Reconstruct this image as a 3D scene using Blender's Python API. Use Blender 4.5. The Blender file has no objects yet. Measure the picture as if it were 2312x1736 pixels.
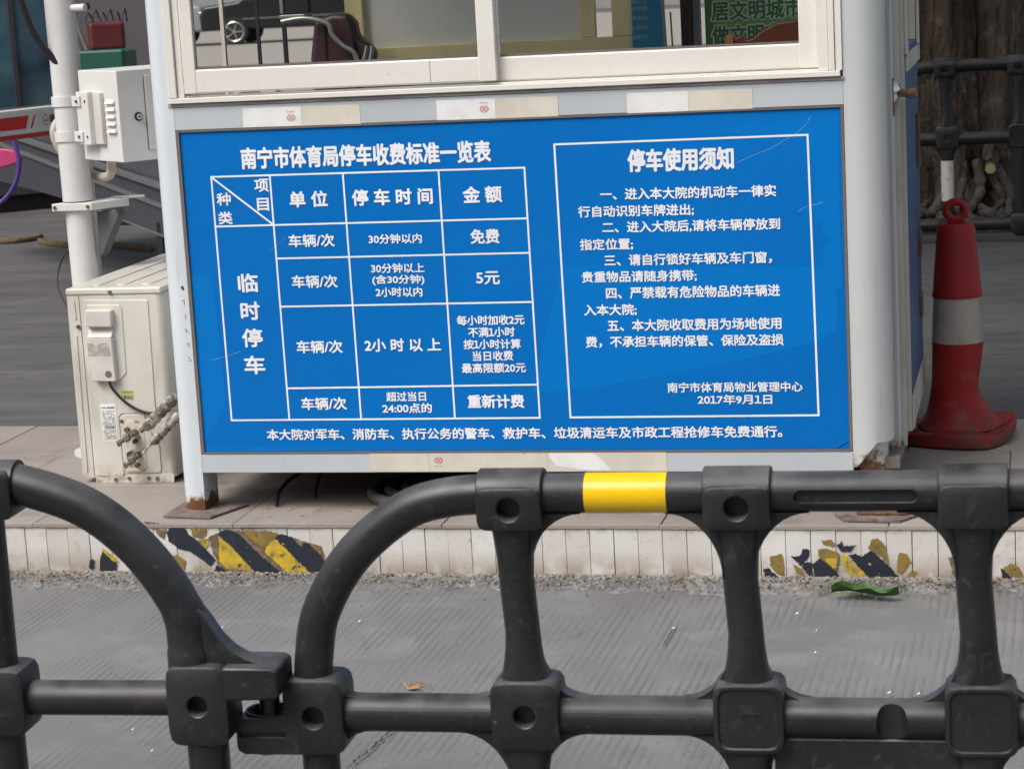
import bpy, bmesh, math, random
from mathutils import Vector, Matrix
R = math.radians
random.seed(7)
S = bpy.context.scene
C = S.collection

# ------------------------------------------------------------------ camera, sky, sun
cd = bpy.data.cameras.new('camera'); cam = bpy.data.objects.new('camera', cd); C.objects.link(cam)
S.camera = cam
cam.matrix_world = Matrix(((0.9735913, 0.01113435, 0.22802633, 2.31188538), (0.22184005, 0.18974559, -0.9564432, -5.89540689),
                           (-0.05391636, 0.98177015, 0.18226461, 1.64115819), (0, 0, 0, 1)))
cd.sensor_width = 36; cd.lens = 5115.742 / 2312 * 36
cd.clip_start = .05; cd.clip_end = 600
cd.dof.use_dof = True; cd.dof.focus_distance = 6.05; cd.dof.aperture_fstop = 13
w = bpy.data.worlds.new('World'); S.world = w; w.use_nodes = True
nt = w.node_tree; bg = nt.nodes['Background']
sky = nt.nodes.new('ShaderNodeTexSky'); sky.sky_type = 'NISHITA'; sky.sun_disc = False
SUN_EL, SUN_AZ = 52, 215      # azimuth clockwise from +Y
sky.sun_elevation = R(SUN_EL); sky.sun_rotation = R(SUN_AZ); sky.air_density = 1.0; sky.dust_density = 4.0; sky.ozone_density = 1.0
hs_ = nt.nodes.new('ShaderNodeHueSaturation'); hs_.inputs['Saturation'].default_value = .5      # thin cloud: a paler sky
nt.links.new(sky.outputs[0], hs_.inputs['Color']); nt.links.new(hs_.outputs[0], bg.inputs[0]); bg.inputs[1].default_value = .12
sl = bpy.data.lights.new('sun', 'SUN'); sl.energy = 1.5; sl.angle = R(32); sl.color = (1, .965, .90)
so = bpy.data.objects.new('sun', sl); C.objects.link(so)
d = Vector((math.sin(R(SUN_AZ)) * math.cos(R(SUN_EL)), math.cos(R(SUN_AZ)) * math.cos(R(SUN_EL)), math.sin(R(SUN_EL))))
so.rotation_euler = (-d).to_track_quat('-Z', 'Y').to_euler()
S.view_settings.view_transform = 'Standard'; S.view_settings.look = 'None'
S.view_settings.exposure = 0.65; S.view_settings.gamma = 1; S.view_settings.use_curve_mapping = False
S.render.engine = 'CYCLES'; S.cycles.max_bounces = 8; S.cycles.transparent_max_bounces = 16

# ------------------------------------------------------------------ materials
def srgb(r, g, b):
    f = lambda c: (c / 255 / 12.92) if c / 255 <= .04045 else ((c / 255 + .055) / 1.055) ** 2.4
    return (f(r), f(g), f(b))
def mul(c, k): return tuple(x * k for x in c)
class Mat:
    """Principled material whose colour is layered by noise masks in object space."""
    def __init__(s, name, col, rough=.6, metal=0, spec=.5, world=False):
        s.m = bpy.data.materials.new(name); s.m.use_nodes = True; s.n = s.m.node_tree.nodes; s.l = s.m.node_tree.links
        s.b = s.n['Principled BSDF']; s.b.inputs['Roughness'].default_value = rough; s.b.inputs['Metallic'].default_value = metal
        s.b.inputs['Specular IOR Level'].default_value = spec
        s.tc = s.n.new('ShaderNodeTexCoord'); s.h = None
        s.co = s.n.new('ShaderNodeNewGeometry').outputs['Position'] if world else s.tc.outputs['Object']
        rgb = s.n.new('ShaderNodeRGB'); rgb.outputs[0].default_value = (*col, 1); s.c = rgb.outputs[0]; s.l.new(s.c, s.b.inputs['Base Color'])
    def noise(s, scale, detail=5, stretch=(1, 1, 1), dist=0, rough=.55):
        mp = s.n.new('ShaderNodeMapping'); mp.inputs['Scale'].default_value = stretch; s.l.new(s.co, mp.inputs[0])
        t = s.n.new('ShaderNodeTexNoise'); t.inputs['Scale'].default_value = scale; t.inputs['Detail'].default_value = detail
        t.inputs['Distortion'].default_value = dist; t.inputs['Roughness'].default_value = rough
        s.l.new(mp.outputs[0], t.inputs['Vector']); return t.outputs[0]
    def ramp(s, v, a, b, inv=False):
        r = s.n.new('ShaderNodeMapRange'); r.inputs[1].default_value = a; r.inputs[2].default_value = b
        r.inputs[3].default_value = 1 if inv else 0; r.inputs[4].default_value = 0 if inv else 1; r.clamp = True
        s.l.new(v, r.inputs[0]); return r.outputs[0]
    def axis(s, i, a, b, inv=False):
        x = s.n.new('ShaderNodeSeparateXYZ'); s.l.new(s.co, x.inputs[0]); return s.ramp(x.outputs[i], a, b, inv)
    def math(s, op, a, b):
        m = s.n.new('ShaderNodeMath'); m.operation = op; m.use_clamp = True
        for i, v in enumerate((a, b)):
            if isinstance(v, (int, float)): m.inputs[i].default_value = v
            else: s.l.new(v, m.inputs[i])
        return m.outputs[0]
    def layer(s, col, fac, mode='MIX'):
        x = s.n.new('ShaderNodeMix'); x.data_type = 'RGBA'; x.blend_type = mode
        if isinstance(fac, (int, float)): x.inputs[0].default_value = fac
        else: s.l.new(fac, x.inputs[0])
        s.l.new(s.c, x.inputs[6]); x.inputs[7].default_value = (*col, 1); s.c = x.outputs[2]; s.l.new(s.c, s.b.inputs['Base Color']); return s
    def each(s, col, k):
        oi = s.n.new('ShaderNodeObjectInfo'); return s.layer(col, s.math('MULTIPLY', oi.outputs['Random'], k))      # every tile its own tone
    def var(s, col, scale, a=.4, b=.65, k=1, **kw):
        return s.layer(col, s.math('MULTIPLY', s.ramp(s.noise(scale, **kw), a, b), k))
    def bump(s, v, strength=.3, dist=.002):
        x = s.n.new('ShaderNodeBump'); x.inputs['Strength'].default_value = strength; x.inputs['Distance'].default_value = dist
        s.l.new(v, x.inputs['Height'])
        if s.h: s.l.new(s.h, x.inputs['Normal'])
        s.h = x.outputs[0]; s.l.new(s.h, s.b.inputs['Normal']); return s
    def rough(s, v, a, b):
        r = s.ramp(v, .3, .7); q = s.n.new('ShaderNodeMapRange'); q.inputs[3].default_value = a; q.inputs[4].default_value = b
        s.l.new(r, q.inputs[0]); s.l.new(q.outputs[0], s.b.inputs['Roughness']); return s
def simple(name, col, rough=.6, metal=0, dirt=None, dk=.5, bump=.0):
    m = Mat(name, col, rough, metal)
    m.var(mul(col, .72), 3.1, .35, .75, .6)
    m.var(mul(col, .8), 60, .5, .8, .5)
    if dirt: m.var(dirt, 9, .58, .72, dk, detail=9)
    if bump: m.bump(m.noise(120), bump, .001)
    return m.m

MT = {}
# concrete driveway, raked in lines that run away from the kerb
m = Mat('raked_concrete', (.178, .175, .172), .85)
m.var((.118, .117, .116), 1.6, .35, .7, .75, detail=8); m.var((.235, .235, .235), 3.3, .56, .72, .5, detail=9)
m.var((.34, .33, .32), 38, .66, .78, .25); m.var((.10, .10, .105), 90, .6, .8, .6, detail=3)
m.var((.13, .12, .115), 2.2, .6, .68, .5, detail=10, stretch=(1, 2.5, 1)); m.var((.235, .23, .225), 5, .52, .66, .4, detail=10); m.var((.105, .10, .097), 1.1, .58, .72, .6, detail=10); m.var((.14, .135, .13), 330, .55, .7, .55, detail=2)
wv = m.n.new('ShaderNodeTexWave'); wv.bands_direction = 'X'; wv.inputs['Scale'].default_value = 15; wv.inputs['Distortion'].default_value = 1.1
wv.inputs['Detail'].default_value = 4; wv.inputs['Detail Scale'].default_value = 3.0
mp = m.n.new('ShaderNodeMapping'); mp.inputs['Scale'].default_value = (1, .22, 1); mp.inputs['Rotation'].default_value = (0, 0, R(4))
m.l.new(m.tc.outputs['Object'], mp.inputs[0]); m.l.new(mp.outputs[0], wv.inputs[0])
msk = m.math('MULTIPLY', m.ramp(m.noise(1.9, 7), .41, .55), m.ramp(m.noise(14, 6, stretch=(1, .3, 1)), .36, .56))
gro = m.math('MULTIPLY', m.ramp(wv.outputs[1], .05, .75), msk)
m.layer((.085, .085, .086), m.math('MULTIPLY', m.math('MULTIPLY', m.ramp(wv.outputs[1], .35, .02, False), msk), .45))
m.bump(m.noise(3.5, 8), .45, .02); m.bump(m.noise(160, 6), .4, .002); m.bump(gro, .36, .004)
MT['road'] = m.m
m = Mat('asphalt', (.078, .076, .078), .9); m.var((.12, .115, .112), 1.2, .35, .7, .9, stretch=(1, 3, 1)); m.var((.05, .045, .045), 2.7, .5, .7, .7, stretch=(1, 4, 1), detail=8)
m.var((.2, .2, .2), 220, .62, .75, .5, detail=2); m.bump(m.noise(150, 4), .5, .004); MT['asphalt'] = m.m
m = Mat('floor_tile', (.33, .292, .262), .55, world=True); m.each((.25, .22, .20), .6); m.var((.25, .215, .19), 2.3, .35, .65, .8, detail=8); m.var((.12, .095, .08), 5, .58, .75, .65, detail=9)
m.var((.5, .48, .45), 30, .62, .75, .4); m.bump(m.noise(60), .25, .002); m.rough(m.noise(8), .4, .8); MT['ftile'] = m.m
m = Mat('kerb_tile', (.67, .655, .63), .38, world=True); m.each((.50, .475, .44), .75); m.var((.52, .49, .45), 6, .4, .7, .8, detail=8); m.var((.33, .27, .21), 22, .6, .76, .6, detail=8)
m.var((.16, .12, .09), 95, .68, .76, .8, detail=3)
m.layer((.30, .24, .18), m.math('MULTIPLY', m.axis(2, .085, .012), m.ramp(m.noise(14, 8), .34, .56))); m.layer((.34, .28, .22), m.math('MULTIPLY', m.axis(2, .130, .150), m.ramp(m.noise(18, 8), .40, .6)))
m.bump(m.noise(35, 5), .2, .003); m.rough(m.noise(12), .3, .65); MT['ktile'] = m.m
m = Mat('grout', (.26, .21, .17), .95); m.var((.13, .10, .08), 20, .4, .65, .8); m.bump(m.noise(150), .8, .004); MT['grout'] = m.m
m = Mat('mortar', (.235, .225, .215), .95); m.var((.15, .145, .14), 10, .42, .60, .9, detail=8); m.var((.40, .37, .34), 45, .55, .7, .5); m.layer((.31, .28, .245), m.axis(2, .012, .019)); m.var((.12, .115, .11), 60, .5, .62, .8, detail=4); m.bump(m.noise(90, 8), 1, .01); MT['mortar'] = m.m
m = Mat('sign_blue', (.0, .150, .50), .38, spec=.2); m.var((.0, .133, .455), .9, .4, .6, .8, detail=2); m.var((.02, .20, .62), 25, .7, .78, .3); m.var((.10, .26, .52), 170, .75, .80, .6, detail=2); m.bump(m.noise(2.2, 2), .35, .012); MT['blue'] = m.m
m = Mat('sign_light_blue', (.0, .163, .525), .38, spec=.2); MT['blue2'] = m.m
MT['white'] = simple('sign_white', (.86, .88, .93), .5)
m = Mat('booth_steel', (.50, .545, .58), .35); m.var((.44, .47, .49), 2.0, .35, .65, .8); m.var((.33, .30, .25), 14, .64, .74, .55, detail=9, stretch=(1, 1, .4))
m.bump(m.noise(4, 2), .15, .006); MT['steel'] = m.m
def worn(m, sc, a, b):
    v = m.ramp(m.noise(sc, 9), a, b, True); m.l.new(v, m.b.inputs['Alpha'])
def rusty(name, base, z0, z1):
    m = Mat(name, base, .32); m.var(mul(base, .85), 2.0, .35, .65, .7)
    m.var((.36, .32, .24), 7, .6, .7, .45, detail=9, stretch=(3, 3, .35))
    nz = m.noise(26, 9)
    f = m.math('MULTIPLY', m.axis(2, z0, z1), 1.0)
    f2 = m.ramp(m.math('ADD', m.math('MULTIPLY', f, .55), m.math('MULTIPLY', nz, .6)), .60, .66)
    m.layer((.30, .20, .10), m.ramp(m.math('ADD', m.math('MULTIPLY', f, .5), m.math('MULTIPLY', nz, .6)), .52, .62)); m.layer((.13, .055, .025), f2)
    m.bump(m.math('MULTIPLY', f2, nz), .6, .006); return m.m
MT['post'] = rusty('booth_post_paint', (.62, .665, .70), .25, .16)
MT['post_r'] = rusty('booth_post_paint_stained', (.57, .59, .58), .40, .22)
m = Mat('rust', (.11, .05, .03), .9); m.var((.22, .13, .08), 20, .4, .65, .9); m.var((.05, .03, .025), 60, .5, .7, .7); m.bump(m.noise(80, 8), .8, .004); MT['rust'] = m.m
m = Mat('rusty_plate', (.15, .115, .105), .8); m.var((.24, .2, .19), 14, .45, .65, .8); m.var((.10, .04, .02), 30, .5, .65, .8); m.bump(m.noise(80, 8), .6, .003); MT['plate'] = m.m
MT['seal'] = simple('rubber_seal', (.16, .13, .12), .8)
m = Mat('cream_aluminium', (.74, .71, .66), .28); m.var((.66, .62, .56), 3, .35, .7, .8, stretch=(.3, 1, 1)); m.var((.28, .24, .2), 26, .68, .76, .7, detail=9)
m.rough(m.noise(10), .22, .45); MT['alu'] = m.m
m = Mat('silicone', (.38, .35, .32), .7); m.var((.26, .23, .21), 12, .4, .6, .8, stretch=(.5, 1, 1)); m.bump(m.noise(40), .8, .006); MT['silicone'] = m.m
m = Mat('tape_beige', (.66, .62, .53), .45); m.var((.56, .51, .43), 9, .35, .6, .8); m.var((.3, .26, .2), 50, .66, .74, .6); m.bump(m.noise(300, 2), .3, .001); MT['tape'] = m.m
m = Mat('tape_white', (.77, .77, .76), .4); m.var((.62, .6, .57), 14, .45, .7, .7); m.bump(m.noise(260, 2), .35, .001); MT['tapew'] = m.m
MT['logo'] = simple('print_red', (.55, .16, .14), .6)
m = Mat('root_bark', (.15, .125, .11), .95); m.var((.05, .04, .035), 9, .4, .6, .9, detail=9); m.bump(m.noise(30, 9), 1, .03); MT['root'] = m.m
m = Mat('aircon_paint', (.62, .60, .545), .36); m.var((.50, .47, .41), 3.6, .35, .65, .8, detail=7); m.var((.22, .17, .12), 60, .68, .76, .7, detail=4); m.var((.34, .29, .23), 5, .54, .72, .5, detail=10, stretch=(2.5, 2.5, .5))
m.layer((.28, .21, .14), m.math('MULTIPLY', m.axis(2, .22, .157), m.ramp(m.noise(30, 8), .45, .62))); m.bump(m.noise(5, 2), .08, .005); MT['ac'] = m.m
m = Mat('aircon_paint_rusty', (.58, .54, .46), .5); m.var((.20, .12, .06), 22, .48, .6, .85, detail=9); m.var((.06, .04, .03), 40, .58, .68, .8, detail=8); MT['acr'] = m.m
m = Mat('valve_cover_plastic', (.60, .57, .54), .5); m.var((.5, .47, .44), 8, .4, .65, .8); MT['acp'] = m.m
m = Mat('ac_glue_stain', (.36, .31, .29), .7); m.var((.5, .46, .44), 50, .5, .6, .9, detail=8); MT['glue'] = m.m
m = Mat('brass_corroded', (.16, .14, .12), .6, .5); m.var((.30, .28, .24), 40, .45, .6, .8); m.var((.10, .04, .02), 30, .5, .62, .7); m.bump(m.noise(90), .6, .003); MT['valve'] = m.m
m = Mat('pipe_wrap', (.42, .40, .37), .45); m.var((.10, .08, .06), 24, .44, .56, .9, detail=9, stretch=(1, 1, 1)); m.var((.8, .8, .78), 40, .6, .7, .6); m.bump(m.noise(38, 5, dist=1.5), 1, .012); MT['wrap'] = m.m
m = Mat('pole_paint', (.66, .655, .65), .35); m.var((.57, .56, .55), 2.5, .35, .65, .7); m.var((.4, .35, .28), 16, .68, .76, .35, detail=9); MT['pole'] = m.m
m = Mat('pole_box_paint', (.68, .67, .655), .4); m.var((.58, .56, .53), 3, .35, .7, .7); m.var((.4, .34, .26), 9, .66, .76, .3, detail=9); MT['pbox'] = m.m
MT['rustyscrew'] = simple('old_screw', (.22, .18, .14), .45, .8)
MT['chrome'] = simple('chrome', (.62, .62, .62), .18, 1)
m = Mat('barrier_plastic', (.0105, .0105, .0115), .42, spec=.5, world=True); m.var((.018, .018, .0185), 5, .4, .7, .8, detail=8); m.var((.22, .2, .17), 70, .74, .80, .5, detail=3); m.var((.10, .09, .08), 40, .66, .8, .5, detail=6)
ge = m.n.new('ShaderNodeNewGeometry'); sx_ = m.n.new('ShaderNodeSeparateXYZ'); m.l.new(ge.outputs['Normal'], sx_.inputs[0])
m.layer((.125, .124, .128), m.math('MULTIPLY', m.ramp(sx_.outputs[2], .35, 1.0), m.ramp(m.noise(9, 8), .3, .7)))      # sky highlight painted on the upper faces as pale dust
m.var((.034, .031, .030), 3.2, .54, .70, .5, detail=8); m.var((.05, .049, .048), 26, .56, .75, .6, detail=10, dist=2)
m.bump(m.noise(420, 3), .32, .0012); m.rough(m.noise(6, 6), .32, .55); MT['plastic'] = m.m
m = Mat('reflective_yellow', (.82, .52, .006), .25); m.var((.74, .42, .004), 30, .4, .7, .6); MT['ytape'] = m.m
m = Mat('worn_white_tape', (.62, .61, .58), .5); m.var((.3, .3, .27), 30, .55, .65, .8, detail=8); MT['wtape'] = m.m
m = Mat('hazard_black', (.018, .022, .034), .45); m.var((.06, .06, .065), 40, .55, .75, .6, detail=8); worn(m, 48, .64, .67); MT['hblack'] = m.m
m = Mat('hazard_yellow', (.60, .42, .02), .45); m.var((.34, .23, .06), 16, .45, .62, .85, detail=8); m.var((.12, .09, .05), 26, .55, .66, .85, detail=9); m.layer((.22, .17, .11), m.math('MULTIPLY', m.axis(2, .05, .01), m.ramp(m.noise(40, 8), .4, .55))); worn(m, 40, .60, .66); MT['hyellow'] = m.m
m = Mat('hazard_olive', (.25, .165, .035), .6); m.var((.14, .10, .04), 25, .45, .65, .8, detail=8); worn(m, 40, .60, .66); MT['holive'] = m.m
m = Mat('old_glue', (.13, .09, .06), .8); m.var((.3, .25, .18), 40, .5, .65, .8); worn(m, 40, .60, .66); MT['hbrown'] = m.m
m = Mat('cone_red', (.27, .012, .011), .55, spec=.3); m.var((.17, .012, .011), 4, .4, .7, .8, detail=8); m.var((.28, .12, .10), 16, .56, .72, .4, detail=10); m.layer((.10, .045, .038), m.math('MULTIPLY', m.axis(2, .12, .0), m.ramp(m.noise(18, 9), .4, .6))); m.bump(m.noise(30), .15, .003); MT['cone'] = m.m
m = Mat('cone_band', (.36, .33, .28), .35); m.var((.20, .18, .16), 8, .42, .62, .85, detail=9, stretch=(1, 1, .3)); m.bump(m.noise(12, 4, stretch=(.4, .4, 2)), .5, .006); m.bump(m.noise(240, 1), .5, .002); MT['cband'] = m.m
MT['dark'] = simple('near_black', (.012, .012, .014), .7)
MT['hose'] = simple('hose_rubber', (.075, .068, .062), .6, dirt=(.2, .17, .14), dk=.6)
MT['cable'] = simple('black_cable', (.018, .015, .02), .5)
m = Mat('conduit', (.52, .49, .43), .6); m.var((.3, .25, .18), 12, .45, .65, .8, detail=8); MT['conduit'] = m.m
m = Mat('bark', (.10, .074, .054), .95); m.var((.045, .032, .022), 4, .4, .62, .9, stretch=(1.6, 1.6, .7), detail=9); m.var((.19, .16, .125), 9, .55, .7, .8, detail=9)
m.var((.10, .105, .06), 2.2, .55, .7, .5); m.bump(m.noise(14, 9, stretch=(1.6, 1.6, .6)), 1, .05); MT['bark'] = m.m
MT['wood_cut'] = simple('cut_wood', (.50, .46, .22), .8, dirt=(.25, .2, .12))
m = Mat('leaf_green', (.05, .105, .02), .5); m.var((.10, .17, .03), 3, .45, .6, .8); MT['leaf'] = m.m
m = Mat('fallen_leaf_green', (.020, .060, .008), .4, spec=.3); m.var((.05, .13, .015), 40, .45, .6, .7); m.bump(m.noise(60), .5, .004); MT['fleaf'] = m.m
MT['dry'] = simple('dry_leaf', (.30, .19, .10), .8)
MT['paper'] = simple('scrap_paper', (.75, .74, .70), .8)
m = Mat('door_blue', (.045, .115, .24), .4); m.var((.03, .08, .18), 3, .35, .7, .8); m.var((.18, .17, .14), 16, .64, .74, .5, detail=9, stretch=(1, 1, .4)); MT['dblue'] = m.m
m = Mat('door_cream', (.50, .49, .43), .45); m.var((.3, .26, .2), 9, .5, .68, .7, detail=9, stretch=(1, 1, .4)); MT['dcream'] = m.m
MT['maroon'] = simple('maroon_leather', (.075, .028, .034), .42)
MT['wood'] = simple('reddish_wood', (.17, .045, .022), .4)
MT['wood2'] = simple('wood_end', (.42, .16, .07), .5)
MT['yframe'] = simple('pale_yellow_paint', (.84, .70, .38), .45, dirt=(.4, .33, .17), dk=.4)
MT['poster_blue'] = simple('poster_blue', (.05, .34, .62), .5)
MT['poster_green'] = simple('poster_green', (.21, .42, .11), .5)
MT['poster_dgreen'] = simple('poster_dark_green', (.07, .19, .07), .6)
MT['poster_pale'] = simple('poster_pale', (.62, .74, .6), .6)
MT['wallgrey'] = simple('wall_grey', (.27, .26, .27), .9)
MT['mauve'] = simple('wall_mauve', (.24, .21, .22), .8)
MT['carblack'] = simple('car_black_paint', (.012, .013, .016), .2)
MT['carsilver'] = simple('car_silver_paint', (.3, .31, .3), .3, .3)
MT['tyre'] = simple('tyre_rubber', (.015, .015, .015), .8)
MT['redpaint'] = simple('gate_red', (.50, .012, .012), .4)
MT['gatewhite'] = simple('gate_white', (.62, .61, .60), .45, dirt=(.35, .32, .3), dk=.3)
MT['red'] = simple('dull_red_plastic', (.13, .02, .024), .5)
MT['green'] = simple('green_crate_plastic', (.006, .09, .055), .45)
MT['silver'] = simple('dull_silver', (.42, .43, .4), .35, .6)
MT['pink'] = simple('pink_plastic', (.50, .05, .17), .4)
MT['purple'] = simple('purple_paint', (.10, .045, .26), .35)
MT['granite'] = simple('dark_granite', (.055, .055, .065), .5)
MT['edge'] = simple('light_steel_edge', (.13, .13, .135), .5)
MT['rope'] = simple('brown_rope', (.15, .10, .055), .9, bump=.8)
m = Mat('yellow_label', (.46, .45, .19), .5); MT['ylabel'] = m.m
MT['ink'] = simple('print_black', (.10, .10, .105), .7)
MT['grime'] = simple('grey_ink_marks', (.18, .17, .17), .8)
MT['handle'] = simple('yellow_fruit', (.4, .42, .06), .6)
def glassmat(name, tint, rough=.02, ior=1.45, refl=None):
    g = bpy.data.materials.new(name); g.use_nodes = True; n = g.node_tree.nodes; l = g.node_tree.links; n.clear()
    o = n.new('ShaderNodeOutputMaterial'); mx = n.new('ShaderNodeMixShader'); t = n.new('ShaderNodeBsdfTransparent'); gl = n.new('ShaderNodeBsdfGlossy')
    t.inputs[0].default_value = (*tint, 1); gl.inputs['Roughness'].default_value = rough; fr = n.new('ShaderNodeFresnel'); fr.inputs[0].default_value = ior
    l.new(fr.outputs[0], mx.inputs[0]); l.new(t.outputs[0], mx.inputs[1]); l.new(gl.outputs[0], mx.inputs[2]); l.new(mx.outputs[0], o.inputs[0]); return g
MT['glass'] = glassmat('window_glass', (.86, .88, .86))
m = Mat('shop_glass', (.045, .12, .17), .12, 0, .8); m.var((.12, .22, .25), 1.6, .4, .65, .9, detail=4, stretch=(1, 1, 2)); m.var((.012, .02, .05), 1.1, .45, .62, .9, detail=3); MT['shopglass'] = m.m  # teal and navy reflections painted into the base colour

# ------------------------------------------------------------------ mesh helpers
class MB:
    def __init__(s): s.v = []; s.f = []; s.sm = []
    def add(s, vs, fs, smooth=False):
        n = len(s.v); s.v += [tuple(v) for v in vs]; s.f += [tuple(i + n for i in f) for f in fs]; s.sm += [smooth] * len(fs); return s
    def box(s, x0, x1, y0, y1, z0, z1, mat=None):
        vs = [(x, y, z) for x in (x0, x1) for y in (y0, y1) for z in (z0, z1)]
        if mat: vs = [mat @ Vector(v) for v in vs]
        return s.add(vs, [(0, 1, 3, 2), (4, 6, 7, 5), (0, 4, 5, 1), (2, 3, 7, 6), (0, 2, 6, 4), (1, 5, 7, 3)])
    def tube(s, pts, r, seg=16, closed=False, caps=True):
        pts = [Vector(p) for p in pts]; n = len(pts); rs = r if isinstance(r, (list, tuple)) else [r] * n
        T = []
        for i in range(n):
            a = pts[(i - 1) % n] if (closed or i > 0) else pts[i]; b = pts[(i + 1) % n] if (closed or i < n - 1) else pts[i]
            T.append((b - a).normalized())
        up = Vector((0, 0, 1)) if abs(T[0].z) < .9 else Vector((0, 1, 0))
        N = (up - T[0] * up.dot(T[0])).normalized(); vs = []
        for i in range(n):
            N = (N - T[i] * N.dot(T[i])).normalized(); B = T[i].cross(N)
            for k in range(seg):
                a = 2 * math.pi * k / seg; vs.append(pts[i] + (N * math.cos(a) + B * math.sin(a)) * rs[i])
        fs = [(i * seg + k, i * seg + (k + 1) % seg, ((i + 1) % n) * seg + (k + 1) % seg, ((i + 1) % n) * seg + k) for i in range(n if closed else n - 1) for k in range(seg)]
        s.add(vs, fs, True)
        if caps and not closed:
            m = len(s.v) - n * seg
            s.f += [tuple(m + k for k in range(seg))[::-1], tuple(m + (n - 1) * seg + k for k in range(seg))]; s.sm += [False, False]
        return s
    def prism(s, poly, a, b, ax='Y', smooth=False):
        """poly in the plane across axis ax, from a to b along it"""
        P = {'Y': lambda u, v, t: (u, t, v), 'X': lambda u, v, t: (t, u, v), 'Z': lambda u, v, t: (u, v, t)}[ax]
        n = len(poly); vs = [P(*q, a) for q in poly] + [P(*q, b) for q in poly]
        s.add(vs, [(i, (i + 1) % n, n + (i + 1) % n, n + i) for i in range(n)], smooth)
        s.add(vs, [tuple(range(n))[::-1], tuple(range(n, 2 * n))]); return s
    def lathe(s, prof, c=(0, 0, 0), seg=32, fn=None):
        n = len(prof); vs = []
        for r, z in prof:
            for k in range(seg):
                a = 2 * math.pi * k / seg; q = Vector((r * math.cos(a), r * math.sin(a), z))
                if fn: q = fn(q, a)
                vs.append(q + Vector(c))
        return s.add(vs, [(i * seg + k, i * seg + (k + 1) % seg, (i + 1) * seg + (k + 1) % seg, (i + 1) * seg + k) for i in range(n - 1) for k in range(seg)], True)
    def build(s, name, mat, parent=None, bevel=0, seg=2, loc=None, **props):
        me = bpy.data.meshes.new(name); me.from_pydata(s.v, [], s.f); me.materials.append(mat); me.update()
        bm = bmesh.new(); bm.from_mesh(me); bmesh.ops.remove_doubles(bm, verts=bm.verts, dist=1e-6); bmesh.ops.recalc_face_normals(bm, faces=bm.faces); bm.to_mesh(me); bm.free()
        for p in me.polygons: p.use_smooth = True
        me.set_sharp_from_angle(angle=R(38))
        o = bpy.data.objects.new(name, me); C.objects.link(o)
        if parent: o.parent = parent
        if loc: o.location = loc
        if bevel:
            b = o.modifiers.new('bevel', 'BEVEL'); b.width = bevel; b.segments = seg; b.limit_method = 'ANGLE'; b.angle_limit = R(40); b.harden_normals = True
        for k, v in props.items(): o[k] = v
        return o
def thing(name, label, cat, loc=(0, 0, 0), rz=0, group=None):
    o = bpy.data.objects.new(name, None); C.objects.link(o); o.location = loc; o.rotation_euler = (0, 0, rz); o.empty_display_size = .1
    o['label'] = label; o['category'] = cat
    if group: o['group'] = group
    return o
def tag(o, label, cat, group=None):
    o['label'] = label; o['category'] = cat
    if group: o['group'] = group
    return o
def bx(name, mat, parent, x0, x1, y0, y1, z0, z1, bevel=0, **k): return MB().box(x0, x1, y0, y1, z0, z1).build(name, mat, parent, bevel, **k)
def arc(cx, cz, r, a0, a1, n=10): return [(cx + r * math.cos(R(a0 + (a1 - a0) * i / n)), cz + r * math.sin(R(a0 + (a1 - a0) * i / n))) for i in range(n + 1)]
def rrect(w, h, r, n=5, cx=0, cz=0):
    return arc(cx + w / 2 - r, cz + h / 2 - r, r, 0, 90, n) + arc(cx - w / 2 + r, cz + h / 2 - r, r, 90, 180, n) + arc(cx - w / 2 + r, cz - h / 2 + r, r, 180, 270, n) + arc(cx + w / 2 - r, cz - h / 2 + r, r, 270, 360, n)
def curve(pts, n=8, closed=False):
    """Catmull-Rom through pts"""
    P = [Vector(p) for p in pts]; out = []
    m = len(P)
    for i in range(m if closed else m - 1):
        p0 = P[(i - 1) % m] if (closed or i > 0) else P[0] * 2 - P[1]; p1 = P[i]; p2 = P[(i + 1) % m]; p3 = P[(i + 2) % m] if (closed or i < m - 2) else p2 * 2 - p1
        for k in range(n):
            t = k / n; out.append(.5 * ((2 * p1) + (p2 - p0) * t + (2 * p0 - 5 * p1 + 4 * p2 - p3) * t * t + (3 * p1 - p0 - 3 * p2 + p3) * t ** 3))
    if not closed: out.append(P[-1])
    return out
def ragged(poly, amp, step=.006):
    out = []; n = len(poly)
    for i in range(n):
        a = Vector(poly[i]); b = Vector(poly[(i + 1) % n]); k = max(1, int((b - a).length / step)); nn = Vector((-(b - a).y, (b - a).x)).normalized()
        for j in range(k): out.append(tuple(a.lerp(b, j / k) + nn * random.uniform(-amp, amp)))
    return out
def tri_sheet(poly, y, name, mat, parent, t=.0006, **k):
    """flat print or film lying on a face that looks to -Y"""
    return MB().prism(poly, y - t, y, 'Y').build(name, mat, parent, **k)
def boolean(o, cutter):
    md = o.modifiers.new('cut', 'BOOLEAN'); md.operation = 'DIFFERENCE'; md.object = cutter; md.solver = 'EXACT'
    bpy.context.view_layer.update(); dg = bpy.context.evaluated_depsgraph_get()
    me = bpy.data.meshes.new_from_object(o.evaluated_get(dg)); o.modifiers.clear(); o.data = me; me.name = o.name
    me.set_sharp_from_angle(angle=R(38)); bpy.data.objects.remove(cutter)

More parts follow.
